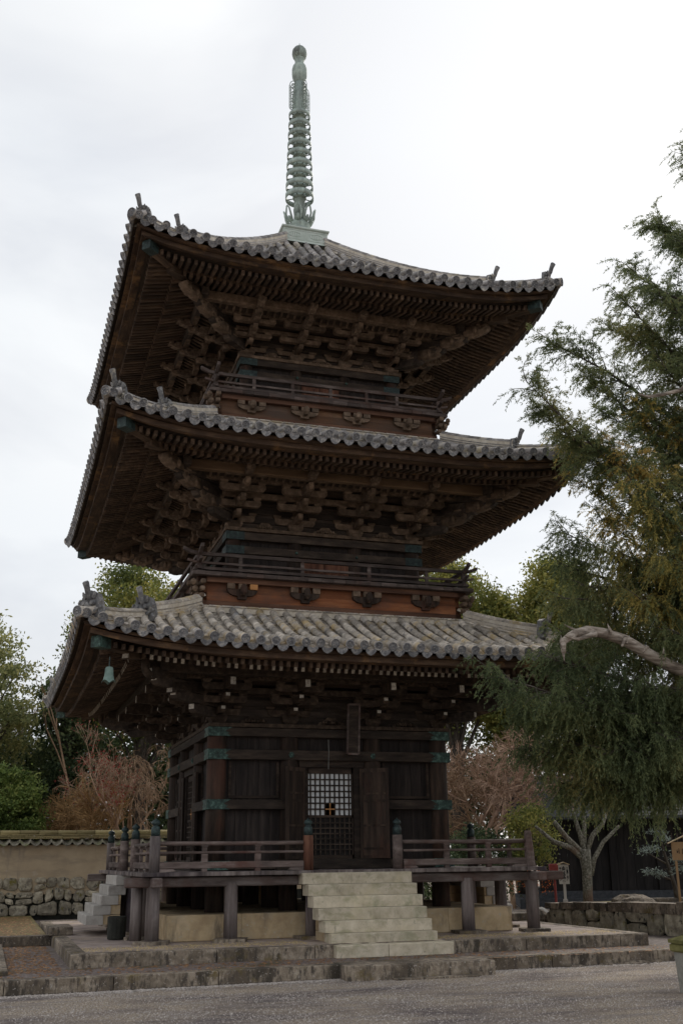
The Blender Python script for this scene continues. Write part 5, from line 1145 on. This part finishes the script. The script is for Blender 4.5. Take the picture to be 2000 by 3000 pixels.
BG('bare_tree', 'leafless ochre tree fanning out low over the tan wall', 'tree', (-1.5, 12.4, 0), 5, .8, 7, TWIGO, 33, 3, .02, .08, (-.7, 0), .4, L0=1.5, shrink=.74, minr=.007)
BG('bare_tree', 'leafless pinkish shrub behind the wall in front of the dark evergreens', 'tree', (-3.2, 12.8, 0), 4.6, .8, 7, TWIGO, 34, 3, .05, .06, (-.35, 0), .6, L0=1.5, shrink=.74, minr=.007)
bare('maple_tree', 'slender maple with scattered dark red leaves near the pagoda wall', 'tree', (-2.05, 12.0, 0), 5.6, .65, 5, TWIGR, 35, 3, 0, .055, (.02, 0), .6, (LRED, 750, .07), L0=2.6, shrink=.62)
BG('bare_tree', 'thin grey twigs poking above the pine at far left', 'tree', (-6.1, 19, 0), 9.5, .6, 6, TWIG, 36, 3, 0, .11, (0, 0), .8, L0=3.4, shrink=.68, minr=.009)
BG('bare_tree', 'tall thin bare sapling by the lowest roof corner', 'tree', (-3.6, 16, 0), 12, .35, 3, TWIG, 37, 2, 0, .05, (-.02, 0), 1, L0=6.9, shrink=.32, minr=.010)
# right background
TG('evergreen_tree', 'round evergreen crown seen just right of the second balcony', 'tree', (12.0, 18.5, 0), 14.6, (2.4, 2.2, 3.6), LBRO, 270, 170, 0.165, 41, .45, zc=11.0, tr=.3)
TG('evergreen_tree', 'yellow-tinged evergreen between the round crown and the juniper', 'tree', (14.6, 18, 0), 13.4, (1.6, 2, 3.4), LBRO, 190, 160, 0.165, 42, .42, zc=9.4, tr=.25)
TG('evergreen_tree', 'light green domed evergreen showing above the juniper foliage', 'tree', (16.6, 17, 0), 14.6, (2.0, 2, 3.2), LBRO, 210, 160, 0.165, 43, .42, zc=11.3, tr=.28)
TG('evergreen_tree', 'dark evergreen low behind the bare cherry at the right of the pagoda', 'tree', (12.4, 21, 0), 8, (3.6, 2, 2.2), LDRK, 110, 90, 0.201, 44, .5, zc=4.6, tr=.2)
TG('evergreen_tree', 'dark green hedge-like tree behind the timber hall', 'tree', (19, 20, 0), 10, (5.5, 2, 4.2), LDRK, 260, 110, 0.212, 45, .6, zc=5.2, tr=.25)
TS('evergreen_shrub', 'dark evergreen shrub beneath the cherry behind the veranda rail', 'shrub', (9.3, 10.5, 0), 2.9, (1.5, 1.0, 1.15), LDRK, 90, 110, .10, 46, .25, zc=1.6, tr=.05)
TS('evergreen_shrub', 'yellow-green shrub right of the veranda corner post', 'shrub', (10.6, 9.2, 0), 3.4, (.9, .8, 1.2), LBRO, 60, 90, .10, 47, .25, zc=2.3, tr=.05)
TS('evergreen_shrub', 'shadowy shrub under the veranda line between the right posts', 'shrub', (7.3, 9.5, 0), 1.9, (.9, .7, .8), LDRK, 50, 110, .10, 48, .22, zc=1.1, tr=.05)
tree('flowering_shrub', 'low shrub with orange-red leaves behind the red post', 'shrub', (9.0, 6.6, 0), 1.5, (.8, .4, .5), LORG, 16, 20, .05, 49, .16, zc=.95, tr=.03)
BC('cherry_tree', 'bare cherry with dense tan-brown twigs right of the pagoda', 'tree', (9.6, 12.2, 0), 7, .95, 7, TWIGR, 51, 3, .14, .12, (.1, 0), .8, L0=2.2, shrink=.755, minr=.011)
BC('cherry_tree', 'second bare cherry partly hidden behind the juniper', 'tree', (11.6, 13.0, 0), 7, .95, 7, TWIG, 52, 3, .14, .10, (-.1, 0), .8, L0=2.3, shrink=.745, minr=.011)
BG('bare_tree', 'wispy bare treetop between the two rounded evergreens', 'tree', (15.4, 20, 0), 14, .5, 5, TWIG, 53, 3, 0, .12, (0, 0), .9, L0=7.4, shrink=.50, minr=.010)
# lichened pruned tree with spreading stubs
lt = thing('lichened_tree', 'short thick lichen-covered trunk forking into pruned limbs in the raised bed', 'tree', (7.75, 1.0, .5)); Ml = Matrix.Translation((7.75, 1.0, .55)) @ Matrix.Diagonal((1.08, .72, 1.12, 1)); mb = MB()
mb.tube([(0, 0, -.1), (.0, 0, .3), (.03, 0, .8), (.0, .02, 1.25)], [.135, .12, .125, .16], 12)
for p in ([(-.05, 0, 1.05), (-.35, 0, 1.28), (-.75, .1, 1.42), (-1.2, .1, 1.75)], [(-.1, 0, 1.2), (-.4, .1, 1.5), (-.7, .1, 1.85)], [(0, 0, 1.2), (-.05, .1, 1.6), (-.2, .1, 2.1)], [(.06, 0, 1.2), (.25, 0, 1.55), (.55, 0, 1.8), (.75, .1, 2.1)], [(.12, 0, .7), (.25, 0, 1.05), (.5, -.05, 1.4), (.95, -.1, 1.75)], [(0, .05, 1.2), (.08, .1, 1.7), (.1, .1, 2.2)]): mb.tube(p, [.075, .062, .05, .035][:len(p)], 8)
obj('trunk', mb, BARKL, lt, Ml, smooth=True)
# young clipped pine at right edge
yp = thing('young_pine', 'young clipped pine with pale clustered needles at the right edge', 'tree', (10.3, 1, .6)); Mp_ = Matrix.Translation((10.3, 1.0, .6)); mb = MB()
mb.tube([(.05, 0, -.05), (0, 0, .4), (-.15, 0, .95), (-.3, 0, 1.55), (-.3, 0, 1.9)], [.07, .06, .045, .03, .015], 8)
for a, b in (((-.15, 0, .95), (-.75, 0, 1.25)), ((0, 0, .55), (-.6, 0, .75)), ((-.1, 0, .9), (.4, -.1, 1.0)), ((-.2, 0, 1.1), (.3, 0, 1.2)), ((-.3, 0, 1.6), (-.45, 0, 1.9))): mb.tube([a, b], [.025, .012], 6)
obj('trunk', mb, BARK, yp, Mp_, smooth=True)
cl = np.array([(-.75, 0, 1.3), (-.55, 0, 1.35), (-.65, 0, .78), (-.4, 0, .72), (.35, -.1, 1.05), (.1, 0, 1.1), (.2, 0, .85), (-.4, 0, 1.75), (-.2, 0, 1.6), (.3, 0, 1.25)]); rg = np.random.default_rng(3)
c = np.repeat(cl, 110, 0)+rg.normal(size=(1100, 3))*np.array([.12, .12, .05]); v, q = cards(c, .09, .25, -.4, 9); link('crown', fastmesh('crown', v, q, LPAL), yp, Mp_)

# ------------------------------------------------------------------ great juniper at right
JT = [(6.96, -7.0, 16.64), (6.08, -6.5, 15.36), (4.94, -7.0, 13.66), (4.33, -7.5, 12.56), (4.99, -6.0, 12.73), (3.09, -7.0, 11.63), (2.21, -7.5, 10.43), (2.78, -7.0, 10.04), (3.7, -6.5, 9.68), (4.09, -6.5, 8.84), (3.25, -7.0, 7.63), (3.41, -6.5, 7.17), (2.79, -7.0, 6.34), (2.67, -7.0, 5.7), (2.15, -7.5, 5.09), (0.97, -7.5, 4.8), (1.72, -7.0, 4.25), (2.22, -6.5, 3.6), (2.38, -6.5, 3.01), (2.74, -6.5, 2.48), (3.42, -6.5, 2.36), (3.81, -7.0, 2.34), (4.49, -7.0, 2.28), (4.42, -8.0, 2.37), (6.26, -7.0, 14.57), (4.87, -8.0, 12.46), (6.61, -6.5, 13.21), (5.29, -7.0, 11.95), (5.23, -8.0, 10.85), (3.91, -7.0, 10.84), (5.11, -6.0, 10.65), (4.93, -7.5, 10.16), (3.91, -7.5, 9.11), (6.05, -7.0, 10.12), (3.85, -8.5, 8.14), (4.36, -8.5, 7.67), (4.41, -6.5, 8.16), (4.15, -7.5, 7.16), (4.52, -8.5, 6.72), (3.66, -7.0, 6.59), (4.15, -8.0, 6.13), (4.67, -6.2, 5.96), (4.65, -8.0, 5.6), (3.71, -6.5, 5.52), (2.36, -7.0, 4.45), (2.7, -7.5, 4.39), (3.77, -7.0, 4.68), (4.2, -7.5, 4.38), (5.17, -7.0, 4.35), (2.71, -7.0, 3.68), (3.09, -7.5, 3.52), (4.06, -7.0, 3.46), (4.16, -8.0, 3.32), (2.78, -7.0, 2.98), (3.52, -7.0, 2.87), (3.95, -7.5, 2.78), (4.71, -7.5, 2.84),
      (9.5, -9, 13), (10.5, -7, 11), (9.5, -5, 12), (10.5, -8, 8), (10.6, -6, 6), (8.5, -9.8, 9), (9.8, -9, 5), (8.2, -4.8, 8), (7.5, -7.2, 18.2), (6.8, -9, 6), (6.6, -5.2, 10)]
JT = [(x+(.40 if z < 8 and x < 3.2 else 0)+(.22 if 9 < z < 12 and x < 4 else 0)+(.42 if z > 12.1 and x < 8 else 0), y, z-(.15 if z > 14 else 0)+(.55 if z < 3.4 else .0)+(.75 if z < 3.4 and x > 4.1 else 0)) for x, y, z in JT]
ju = thing('juniper_tree', 'huge old juniper with drooping feathery sprays filling the right edge', 'tree', (7.7, -7.3, 0)); MJ = Matrix.Translation((7.7, -7.3, 0)); base = Vector((7.7, -7.3, 0))
rg = np.random.default_rng(77); rj = random.Random(5); mb = MB()
mb.tube([(0, 0, -.1), (.1, 0, 2), (-.1, .1, 5), (.1, 0, 9), (-.1, 0, 13), (0, 0, 16), (-.1, 0, 17.5)], [.55, .48, .42, .34, .22, .10, .03], 12)
SP = []; SPg = []
for i, T in enumerate(JT):
    T = Vector(T)-base; hd = math.hypot(T.x, T.y); z0 = max(1.4, T.z-hd*(rj.uniform(.45, .95) if T.z > 7.5 else (rj.uniform(-.25, -.05) if T.z < 4 else rj.uniform(.0, .35)))); z0 = min(z0, 16.5); S0 = Vector((0, 0, z0)); m1 = S0.lerp(T, .45)+Vector((rj.gauss(0, .15), rj.gauss(0, .25), rj.uniform(-.1, .35)))
    ph_ = rj.uniform(0, 6); wob = lambda u: Vector((0, math.sin(u*9+ph_), math.sin(u*7+ph_*2)))*(.13*u*(1-u)*2); pts = [S0*((1-u)**2)+m1*2*u*(1-u)+T*u*u+wob(u) for u in [q/8 for q in range(9)]]; mb.tube(pts, [.07*(1-.9*q/8) for q in range(9)], 6, cap=False)
    nsub = int((13+hd*5.5)*(1.25 if T.z < 9.6 else 1.2))
    for j in range(nsub):
        u = 1-.72*(j/nsub)**1.1; u = min(1, u); p = S0*((1-u)**2)+m1*2*u*(1-u)+T*u*u+wob(u); tg = (T-S0).normalized(); Ls = (.30+.75*(1-u)**.5)*rj.uniform(.7, 1.25) if j else .5
        d = (tg*.8+Vector((rj.gauss(0, .6), rj.gauss(0, .6), rj.gauss(.50 if T.z > 8.5 else .12, .42)))).normalized() if j else (tg+Vector((0, 0, .6))).normalized()
        q0 = p; pp = [p]
        for s in range(4): d = (d+Vector((rj.gauss(0, .16), rj.gauss(0, .16), -.10))).normalized(); q0 = q0+d*Ls/4; pp.append(q0)
        mb.tube(pp, [.014, .011, .008, .006, .004], 3, cap=False)
        ns = int(9*Ls)+4
        for s in range(ns):
            w_ = (s+.5)/ns*3.99; k_ = int(w_); pt = pp[k_].lerp(pp[k_+1], w_-k_); dd = Vector((rj.gauss(0, .5), rj.gauss(0, .5), -.35 if T.z < 8.5 else -.05))+d*.7; SP.append((pt, dd.normalized(), rj.uniform(.6, 1.15), (T+base).z < 10.6 and (T+base).x > 3.7 and (T+base).z > 5.9 and rj.random() < .62 and j < nsub*.6))  # last entry picks sprays by position for the painted sunlit colour
obj('trunk', mb, BARK, ju, MJ, smooth=True)
# spray prototype: a drooping stem with short overlapping needles-twiglets
def sprays(lst, m_, seed):
    rg = np.random.default_rng(seed); n = len(lst); K = 38
    P = np.array([tuple(a[0]) for a in lst]); D = np.array([tuple(a[1]) for a in lst]); Sc = np.array([a[2] for a in lst])
    u = rg.uniform(0, 1, (n, K)); Ls = .36*Sc[:, None]
    stem = P[:, None]+D[:, None]*(u*Ls)[..., None]; stem[..., 2] -= .22*(u**1.6)*Sc[:, None]
    side = rg.normal(size=(n, K, 3)); dirs = D[:, None]*.8+side*.55; dirs[..., 2] -= .25+.6*u; dirs /= np.linalg.norm(dirs, axis=2)[..., None]
    ln = (rg.uniform(.04, .11, (n, K))*(1.1-.4*u))[..., None]; c = (stem+dirs*ln*.5).reshape(-1, 3); d = dirs.reshape(-1, 3); b = np.cross(d, rg.normal(size=d.shape)); b /= np.linalg.norm(b, axis=1)[:, None]
    L_ = ln.reshape(-1, 1); wv = .0075; v = np.stack([c-d*L_*.5, c+b*wv, c+d*L_*.5, c-b*wv], 1).reshape(-1, 3); return fastmesh('foliage', v, np.arange(len(v)).reshape(-1, 4), m_)
link('foliage', sprays([a for a in SP if not a[3]], LJUN, 1), ju, MJ); link('foliage', sprays([a for a in SP if a[3]], LJUG, 2), ju, MJ, label='sprays coloured golden as if sunlit')
DL = [(2.20, -7.6, 5.02), (2.25, -7.6, 5.22), (2.53, -7.6, 5.39), (2.84, -7.6, 5.48), (3.21, -7.6, 5.47), (3.69, -7.6, 5.38), (4.16, -7.6, 5.19), (4.63, -7.6, 5.02), (5.19, -7.6, 4.86), (6.18, -7.6, 4.61), (7.6, -7.4, 4.2)]
mb = MB(); mb.tube([(a-7.7, b+7.3-.9*(1-i/10), c) for i, (a, b, c) in enumerate(DL)], [.04, .06, .07, .085, .09, .10, .105, .11, .12, .14, .2], 10)
mb.tube([(2.9-7.7, -.95-.15, 5.40), (2.55-7.7, -1.1, 5.28), (2.25-7.7, -1.2, 5.30)], [.05, .03, .012], 6); mb.tube([(3.6-7.7, -.9, 5.40), (3.45-7.7, -1.0, 5.22)], [.04, .02], 6)
for (a, b, c, dx, dz, ln) in ((3.3, 0, 5.46, -.3, .9, .18), (4.3, 0, 5.13, .2, .9, .14), (4.0, 0, 5.25, -.5, -.6, .2), (4.8, 0, 4.96, -.3, .8, .22), (2.7, 0, 5.44, -.8, .35, .35), (3.0, 0, 5.40, -.9, -.1, .42), (5.2, 0, 4.85, -.4, -.9, .18)):
    q0 = Vector((a-7.7, -.95, c)); mb.tube([q0, q0+Vector((dx*.5, .03, dz*.4))*ln, q0+Vector((dx, .1, dz))*ln], [.035, .024, .006], 5)
for i in range(26):
    k_ = rj.uniform(0, 9.2); i0 = int(k_); f_ = k_-i0; a = DL[i0][0]*(1-f_)+DL[i0+1][0]*f_; c = DL[i0][2]*(1-f_)+DL[i0+1][2]*f_; an = rj.uniform(0, 6.28); rr_ = .085*(.6+.06*k_)
    p_ = Vector((a-7.7, -.3-.9*(1-k_/10)+rr_*math.cos(an), c+rr_*math.sin(an))); dd_ = Vector((DL[i0+1][0]-DL[i0][0], .09, DL[i0+1][2]-DL[i0][2])).normalized()*rj.uniform(.12, .3); mb.tube([p_-dd_, p_, p_+dd_], [.006, rj.uniform(.015, .032), .006], 6)
obj('dead_limb', mb, DEAD, ju, MJ, smooth=True, label='bare silvery dead limb')
mb = MB(); mb.tube([(a-7.7, b+7.3-.7, c) for a, b, c in [(4.05, -8.0, 9.86), (4.24, -8.0, 9.83), (4.58, -8.0, 9.92), (4.98, -8.0, 10.06), (5.23, -8.0, 10.27), (5.57, -8.0, 10.53), (6.24, -8.0, 10.84)]], [.015, .03, .035, .04, .045, .05, .055], 7); obj('dead_limb', mb, DEAD, ju, MJ, smooth=True, label='small grey dead limb higher up')
bpy.context.view_layer.update()
